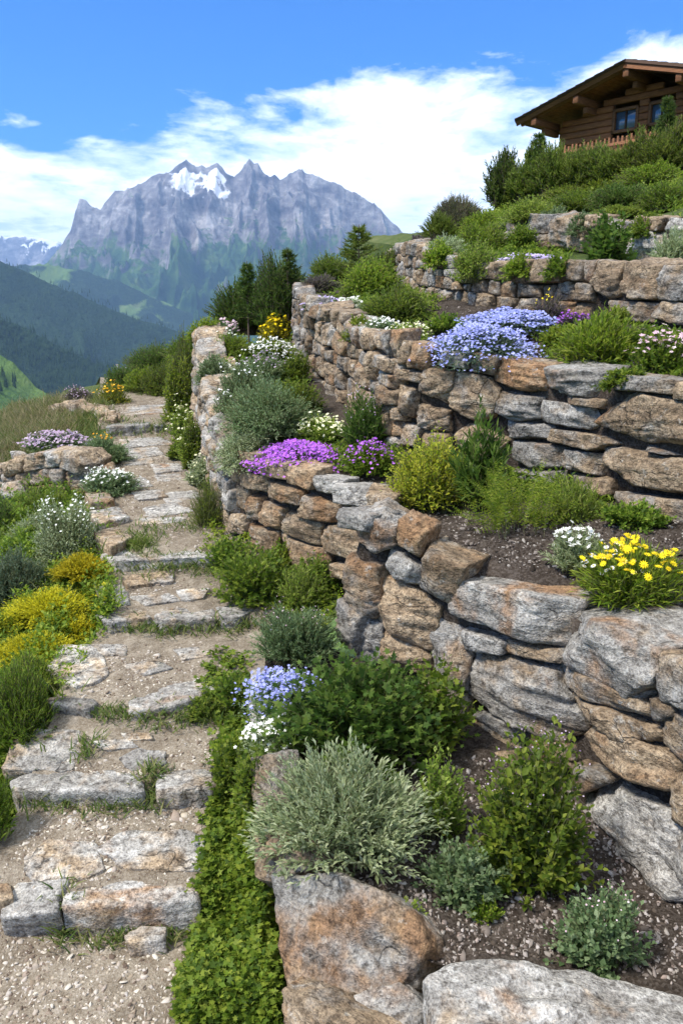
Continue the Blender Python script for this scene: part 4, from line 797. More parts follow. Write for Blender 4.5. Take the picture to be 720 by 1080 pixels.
    # slender fence before the house
    fr = bpy.data.objects.new('picket_fence', None); C.objects.link(fr); f0, f1 = P(588, 157, 24.0), P(735, 131, 19.5); fr.location = f0; tag(fr, 'thin brown wooden fence between the hedge and the chalet', 'fence')
    e = (f1 - f0); ln = np.linalg.norm(e); e = e / ln; A = np.array([e, np.cross(Z, e), Z]); pk = []
    boxes('rail', [(e * ln / 2 - Z * .12, (ln / 2, .025, .04), A)], BEAM, fr); boxes('rail', [(e * ln / 2 - Z * .75, (ln / 2, .025, .04), A)], BEAM, fr)
    for i in range(int(ln / .16)): pk.append((e * (.08 + i * .16) + np.array(A[1]) * .045 - Z * .5, (.022, .016, .55 + .02 * math.sin(i * 2.3)), A))
    boxes('pickets', pk, BEAM, fr, .004)
chalet()
# ------------------------------------------------------------------ plants
def leaf_mat(name, cols, trans=.5, rough=.6, spec=.25):
    m, t = new_mat(name); r = t.new('ShaderNodeNewGeometry').outputs['Random Per Island']; oi = t.new('ShaderNodeObjectInfo').outputs['Random']
    k = len(cols); c = t.ramp(r, [(i / (k - 1), q) for i, q in enumerate(cols)])
    hs = t.new('ShaderNodeHueSaturation', {'Hue': t.math('MULTIPLY_ADD', oi, .016, .492), 'Value': t.math('MULTIPLY_ADD', oi, .3, 1.0), 'Color': c}).outputs[0]
    finish(t, hs, rough, spec=spec, trans=trans); return m
LM = {k: leaf_mat('leaf_' + k, v) for k, v in {
 'mid': [(.05, .095, .012), (.10, .165, .016), (.165, .235, .024), (.24, .29, .04)], 'dark': [(.03, .07, .012), (.062, .12, .018), (.10, .17, .026), (.155, .215, .04)],
 'bright': [(.08, .15, .012), (.15, .235, .018), (.23, .30, .028), (.30, .35, .05)], 'golden': [(.20, .28, .02), (.34, .42, .03), (.48, .50, .045), (.56, .54, .08)],
 'lime': [(.10, .17, .02), (.18, .26, .03), (.27, .34, .05), (.33, .38, .09)], 'silver': [(.19, .25, .115), (.31, .38, .19), (.42, .48, .27), (.52, .57, .37)],
 'greygreen': [(.07, .12, .045), (.13, .20, .08), (.20, .28, .125), (.28, .35, .19)], 'blue': [(.05, .09, .05), (.09, .14, .08), (.14, .19, .11), (.18, .22, .14)],
 'sedum': [(.16, .17, .012), (.34, .31, .015), (.52, .45, .02), (.60, .53, .03)], 'sedumgreen': [(.06, .11, .012), (.12, .18, .018), (.24, .25, .02), (.36, .31, .02)],
 'needle': [(.03, .06, .014), (.055, .10, .02), (.09, .145, .027), (.14, .185, .04)], 'needlelight': [(.055, .09, .014), (.10, .15, .02), (.16, .21, .03), (.23, .265, .06)],
 'dry': [(.12, .12, .045), (.22, .19, .09), (.33, .27, .15), (.10, .14, .04)], 'plum': [(.07, .05, .06), (.12, .09, .10), (.17, .14, .14), (.12, .13, .08)],
 'grass': [(.05, .09, .018), (.09, .14, .028), (.15, .19, .045), (.24, .23, .09)]}.items()}
PM = {k: leaf_mat('petal_' + k, v, .25, .7, .1) for k, v in {
 'purple': [(.28, .07, .45), (.42, .13, .62), (.52, .2, .7)], 'blue': [(.25, .27, .62), (.36, .38, .76), (.5, .52, .85)], 'lilac': [(.42, .33, .6), (.55, .45, .7), (.66, .58, .78)], 'white': [(.72, .72, .66), (.82, .82, .78), (.86, .86, .83)],
 'cream': [(.66, .62, .36), (.75, .72, .5), (.8, .78, .62)], 'yellow': [(.70, .48, .01), (.80, .60, .015), (.85, .70, .03)], 'pink': [(.5, .3, .38), (.62, .45, .5), (.7, .58, .6)], 'orange': [(.7, .28, .02), (.75, .4, .03), (.8, .5, .05)], 'mauve': [(.3, .2, .3), (.42, .32, .42), (.52, .44, .52)]}.items()}
STEM = leaf_mat('stem_green', [(.08, .10, .03), (.12, .13, .05), (.16, .14, .07)], .0, .8); BARK = leaf_mat('bark', [(.07, .05, .035), (.11, .08, .055), (.15, .12, .09)], .0, .9)
DISC = leaf_mat('flower_disc', [(.55, .33, .01), (.65, .42, .015), (.7, .5, .02)], 0, .8)
# leaf outlines: (along, across, lift) and triangles
TPL = {
 'broad': ([(0, 0, 0), (.38, -.5, .10), (.40, 0, 0), (.38, .5, .10), (.74, -.34, .05), (.76, 0, -.05), (.74, .34, .05), (1, 0, -.16)], [(0, 2, 1), (0, 3, 2), (1, 2, 5), (1, 5, 4), (2, 3, 6), (2, 6, 5), (4, 5, 7), (5, 6, 7)]),
 'oval': ([(0, 0, 0), (.5, -.5, .10), (.52, 0, 0), (.5, .5, .10), (1, 0, -.08)], [(0, 2, 1), (0, 3, 2), (1, 2, 4), (2, 3, 4)]),
 'narrow': ([(0, 0, 0), (.45, -.5, .04), (.45, .5, .04), (1, 0, -.10)], [(0, 2, 1), (1, 2, 3)]),
 'needle': ([(0, -.5, 0), (0, .5, 0), (1, 0, 0)], [(0, 1, 2)]),
 'lobed': ([(0, 0, 0), (.10, -.42, .04), (.34, -.26, .02), (.55, -.58, .02), (.62, -.2, 0), (1, 0, -.1), (.62, .2, 0), (.55, .58, .02), (.34, .26, .02), (.10, .42, .04), (.4, 0, -.03)], [(0, 10, 1), (1, 10, 2), (2, 10, 3), (3, 10, 4), (4, 10, 5), (5, 10, 6), (6, 10, 7), (7, 10, 8), (8, 10, 9), (9, 10, 0)]),
 'fern': ([(0, 0, 0)] + [q for i in range(5) for q in ((.08 + i * .18, 0, 0), (.2 + i * .17, -.5 * (1 - .55 * abs(i - 1.2) / 3), .05), (.17 + i * .17, 0, 0), (.2 + i * .17, .5 * (1 - .55 * abs(i - 1.2) / 3), .05))], [t for i in range(5) for t in ((1 + 4 * i, 3 + 4 * i, 2 + 4 * i), (1 + 4 * i, 4 + 4 * i, 3 + 4 * i))]),
 'blade': ([(0, -.5, 0), (0, .5, 0), (.4, -.42, .03), (.4, .42, .03), (.75, -.25, -.06), (.75, .25, -.06), (1, 0, -.22)], [(0, 1, 3), (0, 3, 2), (2, 3, 5), (2, 5, 4), (4, 5, 6)]),
}
def petals(n, w=.36, lift=.12):
    v, f = [(0, 0, -.05)], []
    for i in range(n):
        a = i * 2 * math.pi / n; da = w * math.pi * 1.7 / n; k = len(v)
        v += [(math.cos(a - da) * .62, math.sin(a - da) * .62, lift * .6), (math.cos(a) * 1.0, math.sin(a) * 1.0, lift), (math.cos(a + da) * .62, math.sin(a + da) * .62, lift * .6)]
        f += [(0, k, k + 1), (0, k + 1, k + 2)]
    return v, f
TPL['flower5'] = petals(5, .55); TPL['flower4'] = petals(4, .6); TPL['daisy'] = petals(11, .5, .0)
TPL['bead'] = ([(math.cos(i * 1.2566) * .5, math.sin(i * 1.2566) * .5, 0) for i in range(5)] + [(0, 0, .45)], [(i, (i + 1) % 5, 5) for i in range(5)])
def stamp(tpl, pos, D, Nn, ln, wd):
    """one copy of the outline at each pos, along D with face normal Nn, ln long and wd wide"""
    tv, tf = TPL[tpl]; tv = np.array(tv, float); tf = np.array(tf); D = D / (np.linalg.norm(D, axis=1, keepdims=True) + 1e-9); S_ = np.cross(Nn, D); S_ /= (np.linalg.norm(S_, axis=1, keepdims=True) + 1e-9); Nn = np.cross(D, S_)
    ln = np.broadcast_to(ln, (len(pos),)); wd = np.broadcast_to(wd, (len(pos),))
    V = pos[:, None] + D[:, None] * (tv[None, :, 0:1] * ln[:, None, None]) + S_[:, None] * (tv[None, :, 1:2] * wd[:, None, None]) + Nn[:, None] * (tv[None, :, 2:3] * ln[:, None, None])
    F_ = tf[None] + (np.arange(len(pos)) * len(tv))[:, None, None]; return V.reshape(-1, 3), F_.reshape(-1, 3)
def tubes(P0, P1, P2, r0, r1, seg=4, sides=3):
    """curved stems: quadratic curves P0-P1-P2 with radius r0 to r1"""
    n = len(P0); t = np.linspace(0, 1, seg + 1); c = ((1 - t) ** 2)[None, :, None] * P0[:, None] + (2 * t * (1 - t))[None, :, None] * P1[:, None] + (t ** 2)[None, :, None] * P2[:, None]
    tg = np.gradient(c, axis=1); tg /= np.linalg.norm(tg, axis=2, keepdims=True) + 1e-9; a = np.cross(tg, np.array((.3, .8, .52))); a /= np.linalg.norm(a, axis=2, keepdims=True) + 1e-9; b = np.cross(tg, a)
    r = np.broadcast_to(np.asarray(r0), (n,))[:, None] * (1 - t)[None] + np.broadcast_to(np.asarray(r1), (n,))[:, None] * t[None]
    th = np.arange(sides) * 2 * math.pi / sides; V = c[:, :, None] + r[:, :, None, None] * (np.cos(th)[None, None, :, None] * a[:, :, None] + np.sin(th)[None, None, :, None] * b[:, :, None])
    idx = np.arange(n * (seg + 1) * sides).reshape(n, seg + 1, sides); q = []
    for k in range(sides): k2 = (k + 1) % sides; q.append(np.stack([idx[:, :-1, k], idx[:, :-1, k2], idx[:, 1:, k2], idx[:, 1:, k]], -1).reshape(-1, 4))
    return V.reshape(-1, 3), np.concatenate(q)
UPV = np.array((0, 0, 1.0))
def plant_mesh(seed, R, H, leaf='narrow', ll=.03, lw=.3, mat='mid', shoots=60, per=14, up=.6, t0=.25, spread=.6, ang=50, flower=None, fm=None, fs=.012, fn=0, disc=False, stems=True, droop=.0, lump=.25, flat=1.0, ftop=.25, sm=None, jag=.3, stem_r=.0022):
    """shoots fan out of the ground over an uneven dome of radius R = (rx, ry) and height H"""
    H = H * .8; rs = np.random.default_rng(seed); n = int(shoots); az = rs.uniform(0, 2 * math.pi, n); rr = np.sqrt(rs.uniform(0, 1, n)); el = np.sqrt(np.clip(1 - rr ** (2.2 * flat), 0, 1))
    lumps = 1 + lump * vnoise(np.stack([np.cos(az) * rr * 2.2, np.sin(az) * rr * 2.2, np.full(n, seed * 1.7)], 1), seed) + rs.normal(0, jag * .35, n)
    tip = np.stack([np.cos(az) * rr * R[0] * (1 + .12 * rs.normal(size=n)), np.sin(az) * rr * R[1] * (1 + .12 * rs.normal(size=n)), H * np.clip(el, .12, 1) * np.clip(lumps, .45, 1.5) - droop * H * rr ** 3], 1)
    b = np.stack([np.cos(az + rs.normal(0, .5, n)) * rr * R[0] * spread, np.sin(az + rs.normal(0, .5, n)) * rr * R[1] * spread, np.full(n, -.015)], 1) * np.array((1, 1, 1)); b *= rs.uniform(.5, 1, (n, 1)) * np.array((1, 1, 0)) + np.array((0, 0, 1))
    ctl = b * (1 - up * .0) + (tip - b) * np.array((.25, .25, .62)) + rs.normal(0, .06, (n, 3)) * H
    k = int(per); tt = np.clip(t0 + (1 - t0) * (np.arange(k)[None] + rs.uniform(-.3, .3, (n, k))) / max(1, k - 1), 0, 1)
    pos = ((1 - tt) ** 2)[..., None] * b[:, None] + (2 * tt * (1 - tt))[..., None] * ctl[:, None] + (tt ** 2)[..., None] * tip[:, None]
    tg = 2 * (1 - tt)[..., None] * (ctl - b)[:, None] + 2 * tt[..., None] * (tip - ctl)[:, None]; tg /= np.linalg.norm(tg, axis=2, keepdims=True) + 1e-9
    ph = np.arange(k)[None] * 2.39996 + rs.uniform(0, 6.28, (n, 1)); a = np.cross(tg, np.array((.41, .33, .85))); a /= np.linalg.norm(a, axis=2, keepdims=True) + 1e-9; c2 = np.cross(tg, a); side = np.cos(ph)[..., None] * a + np.sin(ph)[..., None] * c2
    an = np.radians(ang) * (1.15 - .65 * tt) + rs.normal(0, .18, (n, k)); D = tg * np.cos(an)[..., None] + side * np.sin(an)[..., None]; D[..., 2] += .12 * up; Nn = UPV + rs.normal(0, .32, (n, k, 3)) + tg * .3
    L_ = ll * rs.uniform(.65, 1.2, (n, k)) * (1.05 - .45 * tt ** 4); q = pos.reshape(-1, 3)
    V, F_ = stamp(leaf, q, D.reshape(-1, 3), Nn.reshape(-1, 3), L_.ravel(), L_.ravel() * lw); out = {'foliage': (V, F_, LM[mat])}
    if stems:
        sv, sf = tubes(b, ctl, tip, stem_r, stem_r * .45, 4, 3); out['stems'] = (sv, sf, sm or STEM)
    if flower and fn:
        hi = np.argsort(-(tip[:, 2] / H + rs.uniform(0, ftop * 4, n))); m = int(fn); pick = hi[np.arange(m) % min(n, max(1, int(n * .9)))]
        fp = tip[pick] + rs.normal(0, 1, (m, 3)) * np.array((R[0], R[1], H * .3)) * (.05 if m <= n else .09) + UPV * ll * .2; fd = rs.normal(0, 1, (m, 3)) * .5; fnrm = UPV + rs.normal(0, .38, (m, 3)) + np.array((-.15, -.35, 0)); fd = fd - fnrm * ((fd * fnrm).sum(1) / (fnrm ** 2).sum(1))[:, None]; s_ = fs * rs.uniform(.75, 1.2, m)
        if not disc: V, F_ = stamp(flower, fp, fd, fnrm, s_, s_); out['blossoms'] = (V, F_, PM[fm])
        else:
            un = fnrm / np.linalg.norm(fnrm, axis=1, keepdims=True); out['blossom'] = []
            for i in range(m):
                a1 = stamp(flower, fp[i:i + 1], fd[i:i + 1], fnrm[i:i + 1], s_[i:i + 1], s_[i:i + 1]); a2 = stamp('bead', fp[i:i + 1] + un[i] * .001, fd[i:i + 1], fnrm[i:i + 1], s_[i:i + 1] * .62, s_[i:i + 1] * .62)
                out['blossom'].append((np.concatenate([a1[0], a2[0]]), np.concatenate([a1[1], a2[1] + len(a1[0])]), [PM[fm], DISC], np.r_[np.zeros(len(a1[1])), np.ones(len(a2[1]))]))
    return out
def put(name, label, cat, loc, parts, rot=0.0, group=None):
    root = bpy.data.objects.new(name, None); C.objects.link(root); root.location = loc; root.rotation_euler = (0, 0, rot); tag(root, label, cat, group)
    for k, q in parts.items():
        for e in (q if isinstance(q, list) else [q]):
            V, F_, m = e[:3]; c = V.mean(0) if isinstance(q, list) else np.zeros(3); o = link(k, mesh(k, V - c, F_, m if isinstance(m, list) else [m], smooth=True, mi=e[3] if len(e) > 3 else None), root); o.location = c
    return root
KIND = dict(
 silver=dict(leaf='oval', ll=.032, lw=.30, mat='silver', ang=42, t0=.3, per=17), grey=dict(leaf='narrow', ll=.022, lw=.34, mat='greygreen', ang=50, per=14), herb=dict(leaf='oval', ll=.026, lw=.68, mat='mid', ang=62, per=13),
 darkherb=dict(leaf='lobed', ll=.045, lw=1.0, mat='dark', ang=60, per=6, t0=.5), oregano=dict(leaf='broad', ll=.034, lw=.62, mat='mid', ang=66, per=12, t0=.2), golden=dict(leaf='oval', ll=.026, lw=.6, mat='golden', ang=58, per=12), lime=dict(leaf='oval', ll=.024, lw=.6, mat='lime', ang=58, per=12),
 lance=dict(leaf='narrow', ll=.075, lw=.22, mat='mid', ang=48, per=16, t0=.15), fern=dict(leaf='fern', ll=.07, lw=.5, mat='bright', ang=52, per=8, t0=.2), bright=dict(leaf='narrow', ll=.035, lw=.3, mat='bright', ang=45, per=13),
 mat=dict(leaf='oval', ll=.012, lw=.6, mat='greygreen', ang=60, per=9, t0=.4, stems=False), daisyleaf=dict(leaf='narrow', ll=.05, lw=.16, mat='bright', ang=35, per=9, t0=.1), sedum=dict(leaf='narrow', ll=.016, lw=.45, mat='sedum', ang=40, per=12, t0=.45, stems=False),
 needle=dict(leaf='needle', ll=.05, lw=.17, mat='needle', ang=46, per=56, t0=.35, sm=BARK), juniper=dict(leaf='needle', ll=.03, lw=.22, mat='needle', ang=34, per=22, t0=.3, sm=BARK), green=dict(leaf='narrow', ll=.03, lw=.36, mat='mid', ang=50, per=13), dry=dict(leaf='narrow', ll=.03, lw=.2, mat='dry', ang=45, per=10), plum=dict(leaf='narrow', ll=.028, lw=.35, mat='plum', ang=50, per=12))
_seed = [1000]
def plant(kind, name, label, cat, u, v, wpx, hpx, cover=1.0, Y=None, dz=0.0, ry=None, group=None, minpx=4.6, **kw):
    """a plant whose foot is seen at photo pixel (u, v), wpx wide and hpx tall there"""
    g = P(u, v, Y) if Y else ground(u, v)
    if g is None: print('no ground', name, u, v); return
    _seed[0] += 7; sc = depth_of(g) / F; k = dict(KIND[kind]); k.update(kw); rx = wpx * sc / 2; H = hpx * sc * kw.pop('hs', 1.0) if 'hs' in kw else hpx * sc; k.pop('hs', None)
    R = (rx, ry if ry else rx * .8); k['ll'] = max(k['ll'] * k.pop('lk', 1.0), minpx * sc)
    if 'fs' in k: k['fs'] = max(k['fs'], 1.5 * sc)
    area = math.pi * R[0] * R[1] + math.pi * (R[0] + R[1]) * H * .6; la = k['ll'] ** 2 * k['lw'] * .5; nl = cover * 2.6 * area / la; nl = float(np.clip(nl, 300, 26000)); k['shoots'] = max(24, nl / k['per'])
    if 'fcover' in k: fc = k.pop('fcover'); k['fn'] = int(np.clip(fc * math.pi * R[0] * R[1] * 1.6 / (math.pi * k['fs'] ** 2 * .6), 6, 3000))
    k['stem_r'] = max(.0012, .35 * sc)
    return put(name, label, cat, (g[0], g[1], g[2] + dz), plant_mesh(_seed[0], R, H, **k), 0.0, group)
pl = plant
# lower bed
pl('silver', 'silver_shrub', 'large silvery narrow-leaved shrub at the front of the lower bed', 'shrub', 365, 893, 205, 118, 1.0, ll=.036)
pl('darkherb', 'cranesbill_plant', 'big dark green lobed-leaf plant behind the silvery shrub', 'plant', 372, 798, 205, 118, 1.05, ll=.04)
pl('herb', 'leafy_herb', 'fresh green bushy herb against the boulder wall right of the dark lobed-leaf plant', 'herb', 455, 790, 90, 112, .9, leaf='lobed', ll=.038, lw=.9, per=7, mat='mid')
pl('oregano', 'oregano_bush', 'tall bushy green herb with buds in the middle of the lower bed', 'herb', 555, 925, 132, 178, 1.0, flower='bead', fm='mauve', fn=60, fs=.006)
pl('herb', 'small_herb', 'low grey-green herb between the silvery shrub and tall bushy herb', 'herb', 487, 945, 100, 78, .8, ll=.024, mat='greygreen')
pl('lime', 'spurge_plant', 'slim plant with yellow-green tips behind the low grey-green herb', 'plant', 463, 880, 58, 108, .7, ll=.026)
pl('herb', 'sage_plant', 'compact grey-green herb just above the flat grey boulder', 'herb', 632, 1012, 102, 92, .85, ll=.024, mat='greygreen', flower='bead', fm='pink', fn=26, fs=.006)
pl('bright', 'weed_tuft', 'tiny bright green weed at the foot of the tall bushy herb', 'weed', 513, 970, 42, 26, .6, leaf='oval', ll=.014, lw=.6)
pl('bright', 'weed_tuft', 'tiny yellow-green weed right of the silvery shrub on dark soil', 'weed', 430, 968, 40, 26, .4, leaf='oval', ll=.013, lw=.6, mat='lime')
pl('mat', 'phlox_cushion', 'lilac-blue flower cushion with white blooms beside the upright pale slab', 'flowers', 303, 755, 96, 56, 1.0, flower='flower5', fm='blue', fs=.008, fcover=.7, ll=.014)
pl('grey', 'candytuft_plant', 'white flower cluster below the lilac-blue flower cushion', 'flowers', 292, 792, 70, 44, .8, mat='silver', flower='flower5', fm='white', fs=.010, fcover=.35)
pl('silver', 'silver_cushion', 'silver-green cushion plant at the foot of the corner boulders', 'plant', 312, 692, 98, 62, 1.1, ll=.022, lw=.34, mat='greygreen', flower='bead', fm='pink', fn=40, fs=.006)
pl('lime', 'young_spurge', 'pale yellow-green seedling below the small stone wall corner', 'plant', 318, 640, 64, 46, .6, ll=.026, lw=.32)
pl('fern', 'meadow_rue', 'feathery green clump between path and wall above the fourth step', 'plant', 268, 632, 98, 62, 1.0, leaf='lobed', ll=.032, lw=.95, mat='mid', per=8)
pl('fern', 'meadow_rue', 'feathery green clump at the right end of the smooth fifth step', 'plant', 245, 600, 62, 38, .9, leaf='lobed', ll=.028, lw=.95, mat='mid', per=8)
pl('fern', 'parsley_fern', 'small leafy clump right of the wide slanting step slab', 'plant', 252, 748, 52, 46, .9, leaf='lobed', ll=.024, lw=.9, mat='mid')
pl('herb', 'parsley_fern', 'small leafy clump in front of the wide slanting step slab', 'plant', 218, 756, 46, 24, .8, ll=.018)
pl('herb', 'verge_plant', 'round-leaved plant sprawling from the lower bed edge above the ground cover', 'plant', 248, 850, 66, 80, .9, leaf='lobed', ll=.026, lw=.9, mat='mid')
pl('herb', 'verge_plant', 'leafy plant on the verge beside the second step', 'plant', 250, 812, 54, 54, .9, leaf='lobed', ll=.022, lw=.9, mat='bright')
# first terrace
pl('golden', 'golden_shrub', 'yellow-green leafy shrub against the middle wall', 'shrub', 452, 536, 96, 94, 1.0)
pl('lance', 'leafy_perennial', 'upright dark green lance-leaved perennial beside the yellow-green shrub', 'plant', 505, 532, 66, 112, .9, mat='dark')
pl('lance', 'poppy_plant', 'sprawling bright green plant in front of the upright lance-leaved perennial', 'plant', 545, 560, 125, 78, .9, leaf='fern', ll=.08, lw=.42, mat='bright')
pl('bright', 'feathery_weed', 'airy green plant right of the sprawling bright green one', 'plant', 605, 548, 66, 52, .55, ll=.03, lw=.2, mat='lime')
pl('silver', 'curry_plant', 'silver cushion with white flowers left of the yellow daisies', 'plant', 606, 598, 66, 48, 1.0, ll=.022, flower='flower5', fm='white', fs=.012, fn=55)
dz_ = pl('daisyleaf', 'daisy_clump', 'clump of bright yellow daisies at the right of the first terrace', 'flowers', 668, 632, 124, 66, 1.1, flower='daisy', fm='yellow', fs=.015, fn=70, disc=True, jag=.2)
pl('daisyleaf', 'daisy_clump', 'white daisies with yellow centres growing among the yellow ones', 'flowers', 650, 634, 100, 60, .5, flower='daisy', fm='white', fs=.013, fn=34, disc=True)
pl('mat', 'creeping_phlox', 'vivid purple flower mat draped over the top of the lowest wall', 'flowers', 316, 489, 104, 25, 1.0, flower='flower5', fm='purple', fs=.0075, fcover=1.5, ry=.28, droop=.45, jag=.15)
pl('mat', 'pink_bloom_plant', 'green mound dotted with purple-pink blooms right of the vivid purple mat', 'flowers', 390, 500, 66, 36, 1.0, mat='mid', ll=.018, flower='flower5', fm='purple', fs=.009, fcover=.25)
pl('lance', 'purple_spike_plant', 'upright dark plant with purple tips before the middle wall', 'plant', 385, 468, 56, 66, .9, mat='dark', ll=.04, flower='bead', fm='mauve', fn=60, fs=.010)
pl('lime', 'white_tuft_plant', 'yellow-green tuft with cream flowers between silver mat and purple-tipped plant', 'flowers', 339, 464, 56, 30, 1.0, flower='flower5', fm='cream', fs=.013, fcover=.4)
pl('grey', 'silver_mat', 'silver-green mat hanging over the corner of the lowest wall', 'plant', 262, 482, 74, 36, 1.2, ll=.02, mat='silver', droop=.4, ry=.35)
pl('grey', 'grey_shrub', 'wide grey-green shrub behind the silver-green mat', 'shrub', 288, 455, 112, 54, 1.1, ll=.03, lw=.45, mat='greygreen', ry=.5)
pl('green', 'leafy_shrub', 'darker leafy shrub tucked against the middle wall beside the wide grey-green shrub', 'shrub', 315, 440, 60, 46, 1.0, mat='mid', lw=.5)
pl('grey', 'sprinkled_flower_shrub', 'grey shrub sprinkled with tiny white flowers on the wall edge', 'shrub', 258, 432, 62, 52, 1.0, flower='flower5', fm='white', fs=.006, fcover=.05, mat='greygreen')
pl('grey', 'sprinkled_flower_shrub', 'mauve-tinged shrub sprinkled with white flowers below the white flower dome', 'shrub', 280, 405, 70, 34, 1.0, flower='flower5', fm='mauve', fs=.006, fcover=.07)
pl('green', 'low_shrub', 'green undergrowth clump right of the white flower dome by the wall', 'shrub', 312, 402, 40, 32, 1.0, mat='mid')
pl('mat', 'candytuft_dome', 'dome of white flowers below the yellow flowering bush', 'flowers', 287, 384, 52, 28, 1.0, flower='flower5', fm='white', fs=.010, fcover=.55, mat='mid')
pl('golden', 'yellow_bush', 'golden yellow flowering bush beside the far end of the middle wall', 'shrub', 293, 362, 44, 30, 1.0, mat='sedum', minpx=3.2, flower='flower5', fm='yellow', fs=.02, fcover=.3)
pl('green', 'heath_mound', 'light green mound on the far end of the lowest wall', 'shrub', 244, 376, 56, 25, 1.1, mat='bright', minpx=3.5, lw=.22)
pl('grey', 'pale_flower_shrub', 'whitish blossoming shrub behind the light green mound', 'shrub', 236, 355, 36, 18, .8, Y=7.2, flower='flower5', fm='pink', fs=.016, fcover=.4)
# second terrace
pl('mat', 'blue_phlox', 'large lavender-blue flower mat at the front of the second terrace', 'flowers', 505, 378, 124, 36, 1.0, flower='flower5', fm='blue', fs=.0085, fcover=1.4, ry=.36, droop=.45, jag=.15, mat='blue')
pl('mat', 'blue_phlox', 'smaller lavender-blue mat rising behind the large one', 'flowers', 535, 352, 92, 28, 1.0, flower='flower5', fm='blue', fs=.009, fcover=1.2, jag=.15, ry=.3, mat='blue')
pl('bright', 'bright_bush', 'bright green feathery bush on the second terrace', 'shrub', 630, 384, 98, 62, 1.1, ll=.045, lw=.26)
pl('herb', 'yarrow_plant', 'green clump with pinkish white blooms right of the bright feathery bush', 'flowers', 697, 393, 72, 48, 1.0, mat='mid', flower='flower5', fm='pink', fs=.014, fn=70)
pl('plum', 'heuchera_plant', 'dark purplish plant between the lavender-blue mat and bright feathery bush', 'plant', 578, 342, 46, 34, .9, flower='bead', fm='yellow', fn=16, fs=.012)
pl('green', 'round_shrub', 'rounded green shrub in the middle of the second terrace', 'shrub', 417, 339, 78, 40, 1.1, mat='mid', lw=.4)
pl('lime', 'lime_shrub', 'yellow-green shrub behind the rounded green shrub', 'shrub', 392, 312, 72, 42, 1.1, mat='bright', lw=.45)
pl('mat', 'lilac_cushion', 'pale lilac and white cushion at the far edge of the second terrace', 'flowers', 342, 330, 46, 18, 1.0, flower='flower5', fm='lilac', fs=.016, fcover=.9)
pl('mat', 'white_cushion', 'grey-white cushion right of the pale lilac one', 'flowers', 368, 330, 34, 18, 1.0, mat='silver', flower='flower5', fm='white', fs=.014, fcover=.5)
pl('plum', 'plum_mound', 'grey-purple mound above the far end of the middle wall', 'shrub', 337, 307, 48, 19, 1.2, minpx=3.5, Y=7.4)
pl('grey', 'stone_cress', 'low white-speckled mat behind the middle wall edge', 'flowers', 400, 352, 52, 16, 1.0, flower='flower5', fm='white', fs=.010, fcover=.25)
pl('lime', 'lime_mat', 'low yellow-green mat left of the lavender-blue flowers', 'plant', 432, 360, 52, 20, 1.0, flower='flower5', fm='cream', fs=.010, fcover=.2)
pl('bright', 'hill_shrub', 'bright green shrub behind the yellow-green one near the terrace end', 'shrub', 366, 300, 46, 24, 1.1, mat='bright')
pl('green', 'hill_shrub', 'dark green shrub at the far end of the upper wall', 'shrub', 418, 296, 44, 34, 1.1, mat='mid')
pl('mat', 'pink_thyme', 'magenta-tinged creeping plant below the three square boulders', 'flowers', 605, 346, 40, 18, .9, mat='plum', flower='flower5', fm='purple', fs=.010, fcover=.3)
pl('lime', 'lady_mantle', 'yellow-green low plant under the three square boulders', 'plant', 650, 342, 40, 22, .9)
# third terrace
pl('lime', 'trailing_shrub', 'yellow-green shrub trailing down over the upper wall', 'shrub', 500, 296, 52, 44, 1.2, Y=5.75, minpx=3.6)
pl('mat', 'lilac_strip', 'strip of lilac flowers along the top of the upper wall', 'flowers', 558, 281, 72, 13, 1.0, flower='flower5', fm='lilac', fs=.009, fcover=.9, ry=.16)
pl('silver', 'silver_trail', 'silver trailing plant at the left end of the upper wall', 'plant', 470, 272, 48, 26, 1.0, mat='silver')
pl('green', 'terrace_shrub', 'green shrub behind the yellow-green trailing shrub', 'shrub', 508, 266, 62, 32, 1.2, mat='bright', minpx=3.6)
pl('green', 'terrace_shrub', 'darker green shrub left of the topmost wall', 'shrub', 545, 262, 52, 28, 1.2, mat='mid', minpx=3.6)
pl('plum', 'plum_clump', 'small purplish clump at the far end of the upper wall', 'plant', 442, 262, 26, 16, 1.0)
pl('herb', 'juniper_bush', 'dark green juniper bush hanging beside the pale boulders', 'shrub', 641, 280, 58, 56, 1.3, leaf='lobed', ll=.05, lw=.9, mat='dark', per=7, minpx=5)
pl('silver', 'silver_bush', 'silvery bush between the pale boulders at the right edge', 'shrub', 706, 281, 46, 42, .9)
pl('lime', 'hill_cover', 'lime green clump on the slope above the topmost wall', 'shrub', 560, 236, 64, 28, 1.1, minpx=3.6)
pl('silver', 'hanging_cushion', 'grey cushion hanging over the middle of the topmost wall', 'plant', 582, 240, 40, 22, 1.1, mat='greygreen')
for i, (u, v, w, h, m, lb) in enumerate([(610, 226, 76, 26, 'mid', 'spreading green shrub directly above the pale boulders'), (655, 222, 76, 30, 'dark', 'dark green spreading shrub in the middle of the upper slope'), (705, 222, 70, 34, 'mid', 'green spreading shrub at the right edge above the pale boulders'), (690, 196, 90, 24, 'bright', 'light green shrub at the right under the dwarf pine hedge'),
   (600, 212, 70, 18, 'lime', 'yellowish low shrub under the dwarf pine hedge'), (545, 222, 54, 22, 'lime', 'yellow-green flowering clump at the left end of the hedge'), (510, 246, 56, 24, 'bright', 'bright clump on the slope left of the lime green clump'), (640, 206, 70, 18, 'bright', 'grassy shrub above the dark green spreading one'), (655, 230, 60, 14, 'lime', 'flat yellow-green cushion on top of the pale boulders')]):
    pl('green', 'slope_shrub', lb, 'shrub', u, v, w, h, 1.2, mat=m, minpx=3.8, group='shrubs on the upper slope')
